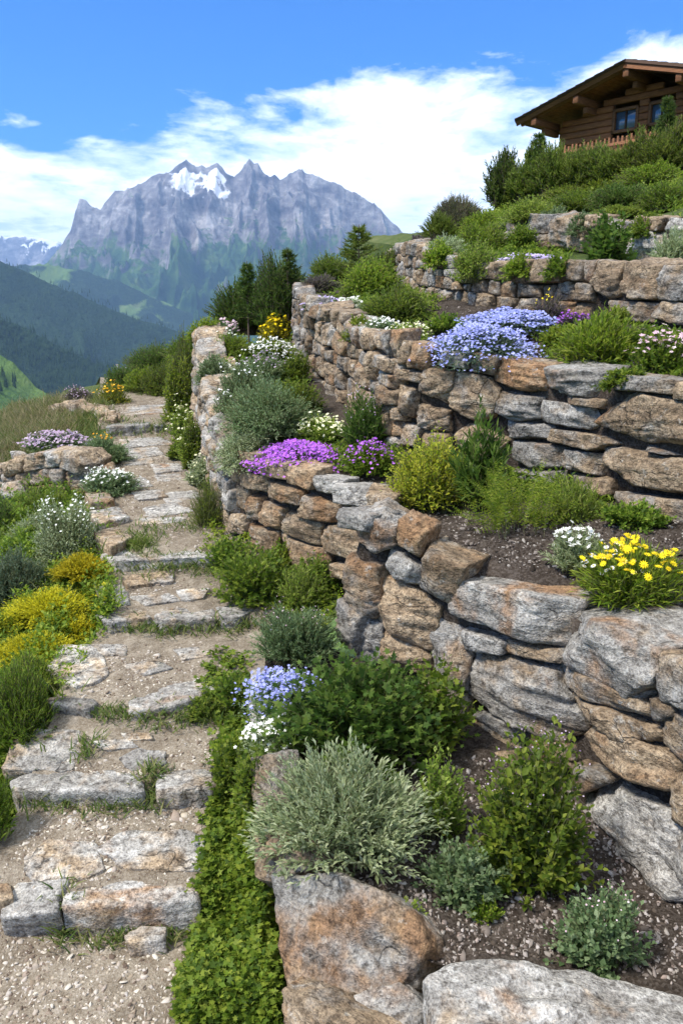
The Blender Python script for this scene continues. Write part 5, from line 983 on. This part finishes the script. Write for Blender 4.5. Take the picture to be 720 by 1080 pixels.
pl('dry', 'dry_shrub', 'brownish dry shrub at the left end of the hedge', 'shrub', 482, 246, 62, 40, 1.1, minpx=3.0, mat='plum', Y=11.0)
pl('needle', 'hill_conifer', 'bluish green bush on the skyline left of the dry shrub', 'shrub', 462, 252, 44, 30, 1.1, Y=9.5, minpx=4, mat='needlelight')
# dwarf mountain pines forming the hedge
for i, (u, v, w, h, Y, m, lb) in enumerate([(530, 216, 40, 48, 11.2, 'needle', 'leftmost dark dwarf pine of the hedge'), (556, 214, 42, 54, 10.9, 'needlelight', 'dark dwarf pine second from the left in the hedge'), (586, 208, 54, 50, 10.6, 'needlelight', 'broad dwarf pine left of the middle of the hedge'), (616, 205, 52, 50, 10.4, 'needlelight', 'dwarf pine in the middle of the hedge under the roof shadow'), (646, 199, 56, 50, 10.2, 'needlelight', 'dwarf pine below the left chalet window'), (676, 192, 56, 50, 10.0, 'needlelight', 'dwarf pine between the two chalet windows'), (706, 185, 64, 50, 9.7, 'needlelight', 'dwarf pine at the right edge of the hedge')]):
    pl('juniper', 'dwarf_pine', lb, 'pine shrub', u, v, w * 1.15, h * .98, 2.2, Y=Y, minpx=6.5, leaf='narrow', lw=.22, mat=m, flat=1.7, jag=.35, lump=.4, up=.7, ang=46, group='dwarf pines in the hedge')
# far shrubs and conifers that close the terraces off against the valley
pl('juniper', 'far_juniper', 'dark spreading juniper left of the small spruce beyond the lowest wall', 'shrub', 258, 352, 80, 62, 1.5, Y=9.6, minpx=4.5, leaf='narrow', lw=.34, mat='dark', flat=1.3)
pl('juniper', 'far_juniper', 'tall dark juniper right of the small spruce beyond the lowest wall', 'shrub', 298, 347, 78, 78, 1.5, Y=9.1, minpx=4.5, leaf='narrow', lw=.34, mat='dark', flat=1.3)
def conifer(label, u, v, Y, hpx, wpx, seed, mat='needle'):
    g = P(u, v, Y); sc = depth_of(g) / F; H, R = hpx * sc, wpx * sc / 2; rs = np.random.default_rng(seed); n = 15; P0, P2 = [], []
    for i in range(n):
        z = H * (.08 + .9 * i / n); r = R * (1 - i / n) ** .8 + .02 * H
        for k in range(6): a = rs.uniform(0, 6.28); rr = r * rs.uniform(.7, 1.15); P0.append((0, 0, z)); P2.append((math.cos(a) * rr, math.sin(a) * rr, z + rr * rs.uniform(.0, .5)))
    P0, P2 = np.array(P0), np.array(P2); P1 = (P0 + P2) / 2 - np.array((0, 0, .02 * H)); m = 34; t = np.linspace(.1, 1, m)[None, :, None]; c = P0[:, None] * (1 - t) + P2[:, None] * t; d = np.repeat((P2 - P0)[:, None], m, 1).reshape(-1, 3)
    d = d / np.linalg.norm(d, axis=1, keepdims=True) + rs.normal(0, .55, d.shape); V, F_ = stamp('needle', c.reshape(-1, 3), d, rs.normal(0, 1, d.shape), max(.05, 5.5 * sc), max(.008, 1.0 * sc))
    root = bpy.data.objects.new('small_spruce', None); C.objects.link(root); root.location = g; tag(root, label, 'conifer'); link('crown', mesh('crown', V, F_, [LM[mat]]), root)
    tv, tf = tubes(np.array([(0, 0, -.3)]), np.array([(0, 0, H / 2)]), np.array([(0, 0, H)]), max(.012, .022 * H), .004, 6, 6); link('trunk', mesh('trunk', tv, tf, [BARK]), root)
    bv, bf = tubes(P0, P1, P2, .004, .002, 3, 3); link('branches', mesh('branches', bv, bf, [BARK]), root)
conifer('small slender spruce standing between two dark junipers against the mountain', 262, 340, 9.2, 62, 30, 1)
conifer('bushy young conifer rising from the dark juniper beyond the lowest wall', 304, 330, 8.9, 66, 44, 2)
conifer('skyline conifer behind the bright green shrub on the second terrace', 378, 298, 8.3, 58, 62, 3, 'needlelight')
conifer('tiny spruce in front of the right chalet window', 699, 168, 11.5, 62, 26, 4)
conifer('pointed young pine sticking out of the left part of the hedge', 565, 200, 10.8, 56, 34, 5)
for k, (u, v, w, h, Y, m, lb) in enumerate([(350, 300, 56, 34, 8.6, 'mid', 'green skyline shrub left of the skyline conifer'), (408, 300, 54, 40, 8.4, 'needlelight', 'dusky green skyline shrub right of the skyline conifer'), (338, 312, 50, 22, 8.3, 'mid', 'small green shrub behind the grey-purple mound')]):
    pl('green', 'skyline_shrub', lb, 'shrub', u, v, w, h, 1.2, Y=Y, mat=m, minpx=3.6)
for u, v, w, h, Y, m, lb in [(182, 424, 76, 46, 8.9, 'mid', 'big green bush closing off the far end of the path'), (168, 402, 80, 44, 10.2, 'dark', 'dark bush behind the big green one at the path end'), (198, 385, 56, 34, 9.8, 'mid', 'green bush by the far end of the lowest wall'), (134, 424, 62, 40, 9.3, 'dark', 'low dark bush between the orange-tipped bush and the big green one'), (150, 412, 40, 26, 9.0, 'bright', 'small bright bush left of the big green one at the path end')]:
    pl('green', 'path_end_bush', lb, 'shrub', u, v, w, h, 1.25, Y=Y, mat=m, minpx=3.6)
pl('green', 'orange_flower_bush', 'bush with orange-tipped green leaves above the short wall', 'shrub', 120, 436, 44, 34, 1.2, Y=8.2, mat='sedumgreen', minpx=3.4, flower='flower5', fm='orange', fs=.014, fn=40)
pl('plum', 'heather_bush', 'grey-purple heather bush left of the orange-tipped bush', 'shrub', 86, 434, 44, 28, 1.1, Y=8.6, minpx=3.4, flower='bead', fm='mauve', fs=.012, fn=80)
pl('mat', 'lilac_thyme', 'lilac flowering mat along the top of the outer wall', 'flowers', 60, 474, 70, 20, 1.1, Y=6.2, flower='flower5', fm='mauve', fs=.014, fcover=.8)
pl('grey', 'grassy_cushion', 'grey-green cushion with orange touches left of the upper path', 'plant', 110, 488, 62, 30, 1.2, ll=.03, lw=.25, mat='greygreen', flower='flower5', fm='orange', fs=.012, fn=14)
pl('grey', 'white_flower_mat', 'white-flowered grey-green mat above the brown edging stone', 'flowers', 118, 520, 68, 28, 1.2, flower='flower5', fm='white', fs=.011, fcover=.2)
pl('fern', 'grass_tuft', 'small green tuft on the left end of the smooth fifth step', 'weed', 148, 576, 36, 13, .8, leaf='fern', ll=.03, mat='mid')
pl('grey', 'silver_bank_shrub', 'silvery white-flecked shrub on the bank below the outer wall', 'shrub', 74, 600, 78, 86, 1.1, ll=.026, mat='silver', flower='flower5', fm='white', fs=.007, fcover=.08, Y=4.55)
pl('silver', 'silver_bank_shrub', 'paler silvery shrub further out below the outer wall', 'shrub', 42, 590, 66, 64, 1.0, ll=.024, Y=4.9)
pl('green', 'bank_shrub', 'mossy green shrub at the left edge level with the fifth step', 'shrub', 20, 640, 90, 66, 1.2, mat='blue', Y=4.25)
pl('green', 'bank_shrub', 'dark green shrub at the left edge below the rubble stones', 'shrub', 8, 590, 62, 70, 1.2, mat='dark', Y=5.2)
pl('green', 'bank_shrub', 'green shrub just below the rubble stones by the outer wall', 'shrub', 48, 556, 66, 44, 1.1, mat='mid', Y=5.3)
pl('juniper', 'bank_grass', 'feathery deep green clump at the left edge beside the third step', 'plant', 22, 790, 86, 104, 1.2, leaf='narrow', ll=.03, lw=.2, mat='mid', Y=3.02)
pl('green', 'bank_grass', 'bright feathery green clump between yellow ground cover and third step', 'plant', 34, 745, 74, 66, 1.1, leaf='narrow', ll=.028, lw=.22, mat='bright', Y=3.25)
pl('juniper', 'bank_grass', 'deep green clump cut by the left edge beside the second step', 'plant', -12, 880, 64, 86, 1.2, leaf='narrow', ll=.028, lw=.2, mat='mid', Y=2.55)
for u, v, w, h, Y, m, lb in [(88, 608, 72, 28, 4.25, 'sedum', 'uppermost mat of yellow ground cover beside the tan edging stone'), (58, 652, 120, 34, 3.95, 'sedum', 'broad middle mat of yellow ground cover left of the path'), (40, 700, 120, 38, 3.6, 'sedum', 'lower mat of yellow ground cover above the feathery clumps'), (78, 676, 70, 30, 3.78, 'sedum', 'mat of yellow ground cover by the white flagstone'), (12, 672, 70, 34, 3.85, 'sedumgreen', 'greenish mat of yellow ground cover at the left edge'), (100, 634, 44, 24, 4.1, 'sedumgreen', 'small greener mat of yellow ground cover touching the path')]:
    pl('sedum', 'yellow_stonecrop', lb, 'ground cover plant', u, v, w, h, 1.4, Y=Y, mat=m, flat=.7, jag=.25, minpx=4.2)
for u, v, w, h, m, lb in [(198, 470, 42, 46, 'lime', 'topmost pale green clump along the foot of the lowest wall'), (206, 490, 44, 48, 'lime', 'yellow-green clump with pale flowers at the wall foot beside the upper path'), (214, 512, 38, 36, 'silver', 'silvery clump at the wall foot beside the upper path'), (192, 445, 36, 40, 'mid', 'green clump at the wall foot near the farthest step')]:
    pl('herb', 'wall_foot_plant', lb, 'plant', u, v, w, h, 1.1, mat=m, minpx=3.6, flower='flower5', fm='cream', fs=.009, fcover=.15)
pl('fern', 'wall_foot_fern', 'dark green ferny clump at the wall foot across from the pale flagstones', 'plant', 220, 552, 46, 48, 1.1, ll=.035, mat='mid')
for u, v, w, h, Y, m, lb in [(238, 372, 34, 26, 6.6, 'greygreen', 'grey-green mat spilling over the far top of the lowest wall'), (236, 408, 36, 30, 5.9, 'silver', 'silvery mat spilling over the lowest wall beside the sprinkled shrubs'), (238, 445, 36, 34, 5.2, 'greygreen', 'grey mat spilling over the lowest wall above its corner')]:
    pl('grey', 'spilling_mat', lb, 'plant', u, v, w, h, 1.1, Y=Y, mat=m, droop=.5, minpx=3.6, flower='flower5', fm='white', fs=.007, fcover=.06)
for u, v, w, h, m, lb in [(230, 530, 34, 44, 'mid', 'leafy green clump hugging the corner foot of the lowest wall'), (188, 484, 24, 22, 'mid', 'small green clump on the right margin of the upper path'), (330, 622, 60, 40, 'mid', 'leafy clump at the inner corner below the lowest wall'), (296, 604, 44, 36, 'bright', 'bright leafy clump under the tan stones of the lowest wall')]:
    pl('herb', 'corner_herb', lb, 'plant', u, v, w, h, 1.1, mat=m, leaf='lobed', ll=.024, lw=.9, per=8, minpx=4)
for u, v, w, h, m, lb in [(690, 372, 60, 30, 'mid', 'low green clump behind the pinkish white blooms'), (590, 364, 50, 24, 'bright', 'low bright clump behind the bright feathery bush'), (470, 350, 50, 22, 'mid', 'green clump left behind the lavender-blue mats'), (668, 552, 80, 26, 'mid', 'low green plant at the foot of the middle wall above the daisies')]:
    pl('herb', 'terrace_filler', lb, 'plant', u, v, w, h, 1.1, mat=m, minpx=4)
for u, v, w, h, Y, m, kd, lb in [(548, 289, 46, 24, 5.35, 'bright', 'lime', 'green tuft trailing over the middle of the upper wall'), (592, 288, 44, 22, 5.1, 'mid', 'herb', 'dark green tuft trailing over the upper wall left of the three square boulders'), (462, 276, 40, 26, 6.2, 'bright', 'lime', 'bright green tuft trailing over the left end of the upper wall'), (612, 243, 34, 20, 6.7, 'greygreen', 'grey', 'grey-green tuft growing on top of the round pale boulders'), (684, 244, 54, 20, 6.0, 'mid', 'herb', 'green tuft spilling over the pale boulders at the right edge'), (378, 352, 40, 20, 5.2, 'bright', 'lime', 'bright tuft hanging over the middle wall left of the white-speckled mat'), (660, 404, 60, 18, 3.5, 'mid', 'herb', 'leafy tuft trailing over the middle wall below the pinkish white blooms'), (548, 262, 50, 24, 7.2, 'mid', 'herb', 'leafy clump at the left end of the topmost wall')]:
    pl(kd, 'trailing_tuft', lb, 'plant', u, v, w, h, 1.2, Y=Y, mat=m, droop=.6, minpx=3.8)
pl('herb', 'trailing_herb', 'leafy herb trailing over the tan edge boulder left of the silvery shrub', 'plant', 272, 842, 62, 74, 1.0, Y=2.48, leaf='lobed', ll=.022, lw=.9, per=8, mat='mid', droop=.5)
pl('silver', 'trailing_herb', 'silvery sprigs hanging below the silvery shrub over the brown block boulder', 'plant', 290, 884, 66, 46, .7, Y=2.3, ll=.03, droop=.6)
for kd, u, v, w, h, Y, m, lb in [('herb', 190, 446, 40, 78, 7.2, 'bright', 'tall pale green plant standing against the far end of the lowest wall'), ('green', 195, 428, 44, 74, 7.9, 'mid', 'green shrub hiding the foot of the far end of the lowest wall'), ('lime', 217, 358, 44, 26, 6.8, 'bright', 'bright tuft spilling over the far end of the lowest wall'), ('grey', 224, 402, 40, 30, 5.9, 'greygreen', 'grey-green tuft hanging down the path side of the lowest wall'), ('herb', 205, 492, 34, 60, 6.0, 'mid', 'leafy plant climbing the path side of the lowest wall')]:
    pl(kd, 'wall_end_plant', lb, 'plant', u, v, w, h, 1.2, Y=Y, mat=m, minpx=3.8, droop=.3)
# ------------------------------------------------------------------ things nobody could count
def in_poly(n, px, rs):
    px = np.array(px, float); lo, hi = px.min(0), px.max(0); out = []
    while len(out) < n:
        q = rs.uniform(lo, hi); c = False; j = len(px) - 1
        for i in range(len(px)):
            if (px[i, 1] > q[1]) != (px[j, 1] > q[1]) and q[0] < (px[j, 0] - px[i, 0]) * (q[1] - px[i, 1]) / (px[j, 1] - px[i, 1]) + px[i, 0]: c = not c
            j = i
        if c: out.append(q)
    return np.array(out)
def on_ground(px): return [g for g in (ground(*q) for q in px) if g is not None]
def cover(name, label, polys, leaf, ll, lw, mat, per, seed, up=.6, lift=.02, minpx=4.0):
    rs = np.random.default_rng(seed); VV, FF = [], []; k0 = 0
    for px, n, h in polys:
        g = np.array(on_ground(in_poly(n, px, rs) + rs.normal(0, 4.5, (n, 2)))); sc = np.array([depth_of(q) for q in g]) / F; hh = h * rs.uniform(.2, 1.1, len(g)) * np.clip(1 + .9 * fbm(g * 7, 4, 3), .15, 2)
        q = np.repeat(g, per, 0) + rs.normal(0, .5 * ll, (len(g) * per, 3)) * (1, 1, 0); q[:, 2] += np.repeat(hh, per) * rs.uniform(.1, 1, len(q)); az = rs.uniform(0, 6.28, len(q)); D = np.stack([np.cos(az), np.sin(az), up + rs.normal(0, .3, len(q))], 1)
        L_ = np.maximum(ll, np.repeat(sc, per) * minpx) * rs.uniform(.6, 1.25, len(q)); V, F_ = stamp(leaf, q, D, UPV + rs.normal(0, .35, D.shape), L_, L_ * lw); VV.append(V); FF.append(F_ + k0); k0 += len(V)
    o = link(name, mesh(name, np.concatenate(VV), np.concatenate(FF), [LM[mat]])); tag(o, label, 'ground cover', kind='stuff')
cover('ground_cover', 'dense green creeping plants between the path and the lower bed', [([(222, 872), (262, 862), (272, 930), (290, 1010), (306, 1085), (190, 1085), (205, 1000), (212, 930)], 2600, .09), ([(232, 780), (264, 775), (264, 870), (220, 872)], 600, .07), ([(225, 690), (264, 700), (264, 780), (235, 770), (205, 745)], 260, .04)], 'lobed', .022, .95, 'mid', 6, 71, .5)
cover('ground_cover', 'bright green creeping leaves mixed into the verge', [([(225, 900), (262, 890), (300, 1080), (200, 1080)], 420, .1), ([(210, 530), (236, 520), (300, 600), (345, 630), (280, 650), (225, 610)], 520, .05), ([(300, 600), (345, 605), (366, 640), (350, 690), (300, 650)], 260, .06)], 'oval', .02, .7, 'bright', 6, 72, .6)
cover('grass', 'short grass and weeds in the cracks of the path and steps', [([(28, 840), (160, 846), (150, 856), (30, 852)], 90, .02), ([(150, 818), (170, 812), (172, 850), (152, 850)], 60, .025), ([(60, 984), (130, 982), (190, 975), (190, 992), (60, 996)], 90, .02), ([(100, 750), (130, 752), (205, 752), (250, 735), (248, 762), (130, 765), (100, 758)], 170, .025), ([(120, 660), (165, 660), (230, 658), (275, 654), (268, 668), (230, 666), (180, 670), (130, 668)], 170, .02), ([(120, 594), (235, 588), (250, 606), (180, 604), (130, 606)], 220, .03),
  ([(68, 930), (78, 932), (66, 985), (58, 985)], 30, .012), ([(95, 450), (190, 448), (190, 458), (110, 460)], 120, .03), ([(130, 570), (165, 568), (160, 577), (128, 580)], 60, .02), ([(86, 800), (95, 775), (100, 800)], 20, .015), ([(130, 560), (230, 545), (232, 553), (150, 568)], 50, .015)], 'blade', .05, .12, 'grass', 5, 73, 1.2, minpx=7)
cover('dry_grass', 'tall dry grass on the slope left of the path', [([(0, 448), (50, 440), (95, 442), (60, 470), (20, 490), (0, 500)], 2600, .06), ([(0, 432), (70, 424), (110, 430), (60, 445), (0, 455)], 1500, .07)], 'blade', .12, .05, 'dry', 2, 74, 1.6, minpx=8)
cover('bank_grass', 'green grass growing among the dry stalks left of the path', [([(0, 432), (70, 424), (112, 430), (95, 452), (60, 472), (20, 492), (0, 502)], 3600, .05)], 'blade', .09, .08, 'grass', 4, 82, 1.2, minpx=7)
cover('bank_herbs', 'low green herbs covering the bank left of the path', [([(0, 530), (70, 520), (95, 560), (110, 600), (120, 650), (60, 700), (20, 760), (0, 900)], 4200, .10), ([(0, 505), (95, 505), (110, 560), (0, 600)], 1500, .10)], 'narrow', .035, .3, 'mid', 7, 75, .8)
cover('bank_herbs', 'yellow-green low herbs mixed through the bank left of the path', [([(0, 540), (90, 530), (112, 600), (122, 650), (60, 730), (0, 860)], 1500, .12)], 'oval', .022, .6, 'bright', 8, 78, .8)
cover('bank_flowers', 'scattered yellow blooms of the ground cover on the left bank', [([(70, 585), (118, 590), (112, 640), (70, 700), (0, 720), (0, 650)], 700, .09)], 'flower5', .011, 1.0, 'sedum', 4, 79, .5, minpx=2.4)
cover('terrace_herbs', 'low green plants filling the gaps on the upper terraces', [([(335, 335), (440, 340), (480, 300), (440, 290), (350, 300)], 700, .05), ([(235, 370), (310, 360), (330, 470), (250, 475), (222, 400)], 1500, .07), ([(450, 262), (530, 238), (600, 222), (720, 225), (720, 185), (560, 215), (480, 240)], 1800, .09), ([(500, 262), (600, 262), (600, 275), (500, 275)], 300, .05), ([(560, 352), (720, 348), (720, 400), (580, 380)], 420, .035), ([(420, 475), (640, 510), (640, 545), (480, 505)], 420, .04), ([(275, 470), (420, 470), (420, 500), (280, 490)], 300, .04)], 'narrow', .04, .3, 'mid', 6, 76, .8)
cover('terrace_herbs', 'yellow-green low plants scattered over the upper slope', [([(450, 255), (530, 235), (620, 215), (720, 205), (720, 190), (560, 215), (480, 238)], 900, .08), ([(340, 330), (450, 345), (470, 310), (400, 300)], 200, .04)], 'oval', .03, .5, 'lime', 6, 77, .7)
def cover_world(name, label, regs, leaf, ll, lw, mat, per, seed, up=1.0):
    rs = np.random.default_rng(seed); VV, FF = [], []; k0 = 0
    for fn, n, h in regs:
        g = []
        for x, y, z in fn(n, rs):
            zz = drop(x, y, z); g.append((x, y, zz))
        g = np.array(g); g = g[fbm(g * 2.2, seed, 3) > -.35]; q = np.repeat(g, per, 0) + rs.normal(0, .6 * ll, (len(g) * per, 3)) * (1, 1, 0); q[:, 2] += h * rs.uniform(0, 1, len(q)); az = rs.uniform(0, 6.28, len(q)); D = np.stack([np.cos(az), np.sin(az), up + rs.normal(0, .3, len(q))], 1); L_ = ll * rs.uniform(.6, 1.3, len(q))
        V, F_ = stamp(leaf, q, D, UPV + rs.normal(0, .35, D.shape), L_, L_ * lw); VV.append(V); FF.append(F_ + k0); k0 += len(V)
    tag(link(name, mesh(name, np.concatenate(VV), np.concatenate(FF), [LM[mat]])), label, 'ground cover', kind='stuff')
def bank_reg(n, rs):
    y = rs.uniform(.5, 8, n); x = np.interp(y, EY, EL) - .05 - rs.gamma(1.6, .8, n); return np.stack([x, y, y * 0 + 5], 1)
cover_world('bank_grass', 'grass growing down the outer bank', [(bank_reg, 5200, .02)], 'blade', .11, .06, 'grass', 4, 80, 1.6)
def chips(name, label, pts, size, cols, seed, minpx=1.6, mname=None, flatness=.3):
    rs = np.random.default_rng(seed); g = np.array(pts); n = len(g); sc = np.array([depth_of(q) for q in g]) / F; r = np.maximum(size * np.exp(rs.normal(0, .38, n)), minpx * sc * .5); k = 6; a = np.arange(k)[None] * 2 * math.pi / k + rs.uniform(0, 6.28, (n, 1)) + rs.normal(0, .25, (n, k)); rr = r[:, None] * rs.uniform(.6, 1.15, (n, k))
    el = rs.uniform(.32, .85, (n, 1)); th = rs.uniform(0, 3.14, (n, 1)); x0, y0 = np.cos(a) * rr, np.sin(a) * rr * el; x, y = x0 * np.cos(th) - y0 * np.sin(th), x0 * np.sin(th) + y0 * np.cos(th); tx, ty = rs.normal(0, .28, (n, 1)), rs.normal(0, .28, (n, 1)); h = r[:, None] * flatness * rs.uniform(.5, 1.4, (n, 1))
    topv = np.stack([x * .82, y * .82, h + x * tx + y * ty], 2) + g[:, None]; botv = np.stack([x, y, -h * .6 + x * tx + y * ty], 2) + g[:, None]; V = np.concatenate([topv, botv], 1).reshape(-1, 3); b = np.arange(n)[:, None] * 2 * k
    quads = np.concatenate([np.concatenate([b + i, b + k + i, b + k + (i + 1) % k, b + (i + 1) % k], 1) for i in range(k)]); caps = b + np.arange(k)[None]
    o = link(name, mesh(name, V, [quads, caps], [leaf_mat(mname or name, cols, 0, .9)], smooth=False)); tag(o, label, 'gravel', kind='stuff')
rs_ = np.random.default_rng(90)
def path_pts(n, y0, y1, pw):
    Y = y0 + (y1 - y0) * rs_.uniform(0, 1, n) ** pw; a, b = np.interp(Y, EY, EL), np.interp(Y, EY, ER); X = a + (b - a) * rs_.uniform(0.0, 1.05, n); keep = fbm(np.stack([X * 3, Y * 3, X * 0], 1), 6, 3) + rs_.normal(0, .35, n) > -.15
    X, Y = X[keep], Y[keep]; Z = np.array([drop(x, y, path_z(y) + .3) for x, y in zip(X, Y)]); return np.stack([X, Y, Z], 1)
CH = [(.10, .072, .05), (.19, .145, .105), (.30, .25, .19), (.48, .43, .36), (.38, .34, .29)]
chips('path_chips', 'loose flat stone chips strewn over the gravel path', path_pts(17000, 1.7, 8.3, 1.5), .0062, CH, 91)
chips('path_slivers', 'flat pale slivers of stone on the near part of the path', path_pts(3600, 1.6, 3.3, 1.0), .0068, CH, 96, flatness=.18)
chips('path_flakes', 'larger pale stone flakes lying in the gravel path', path_pts(500, 1.8, 8.3, 1.3), .011, [(.26, .2, .15), (.36, .31, .26), (.5, .46, .4), (.32, .29, .26)], 92, flatness=.22)
MU = [(.014, .010, .007), (.035, .026, .02), (.07, .054, .043), (.15, .125, .11), (.26, .235, .21)]
bed_px = in_poly(5200, [(300, 800), (620, 800), (725, 900), (725, 1040), (600, 1012), (500, 1006), (440, 1030), (425, 1010), (400, 940), (345, 905)], rs_); ter_px = in_poly(4200, [(380, 505), (480, 480), (725, 540), (725, 690), (600, 610), (480, 585), (420, 545)], rs_); up_px = in_poly(1500, [(330, 330), (450, 365), (725, 400), (725, 350), (480, 320), (400, 330)], rs_)
chips('mulch', 'dark bark mulch mixed with grey gravel on the planting beds', on_ground(bed_px) + on_ground(ter_px) + on_ground(up_px), .0065, MU, 93, flatness=.35)
chips('bed_gravel', 'pale gravel scattered over the lower bed', on_ground(bed_px[:2200] + rs_.normal(0, 3, (2200, 2))), .0058, [(.12, .09, .075), (.22, .19, .17), (.38, .35, .33), (.25, .18, .14)], 94, flatness=.5)
# rubble wedged into the wall joints shows as small chips on the terrace edges

# a wall keeps its hundred stones that show largest as parts; its small ones are one part
def size_of(o):
    q = np.empty(len(o.data.vertices) * 3, np.float32); o.data.vertices.foreach_get('co', q); return q.reshape(-1, 3)
for w_ in (wb, wc, wd, we, wl, wm):
    st = [o for o in w_.root.children if o.name.startswith('stone')]
    if len(st) <= 100: continue
    co = {o: size_of(o) for o in st}
    def key(o):
        c = np.array(o.matrix_basis.translation) + w_.o; d = depth_of(c); e = np.ptp(co[o], axis=0)
        if d < .3: return 0
        u = 360 + F * c[0] / d; v = 540 - F * (c[1] * SP + (c[2] - EYE) * CP) / d; return e[0] * e[1] / d ** 2 * (1 if -20 < u < 740 and -20 < v < 1100 else .02)
    st.sort(key=key, reverse=True); VV, FF, TN, RN, LC = [], [], [], [], []; k0 = 0
    for n_, o in enumerate(st[100:]):
        L_ = co[o]; M = np.array(o.matrix_basis); V = L_ @ M[:3, :3].T + M[:3, 3]; f = np.empty(len(o.data.polygons) * 4, np.int32); o.data.polygons.foreach_get('vertices', f)
        VV.append(V); FF.append(f.reshape(-1, 4) + k0); k0 += len(V); TN.append(np.tile(np.array(o.color), (len(V), 1))); RN.append(np.full(len(V), (n_ * .618034) % 1)); LC.append(L_)
        me = o.data; bpy.data.objects.remove(o); bpy.data.meshes.remove(me)
    me = mesh('small_stones', np.concatenate(VV), np.concatenate(FF), [STONES_JOINED]); add_attr(me, 'own_number', np.concatenate(RN))
    a = me.attributes.new('own_tone', 'FLOAT_COLOR', 'POINT'); a.data.foreach_set('color', np.concatenate(TN).astype(np.float32).ravel()); a = me.attributes.new('own_place', 'FLOAT_VECTOR', 'POINT'); a.data.foreach_set('vector', np.concatenate(LC).astype(np.float32).ravel())
    tag(link('small_stones', me, w_.root), kind='stuff')
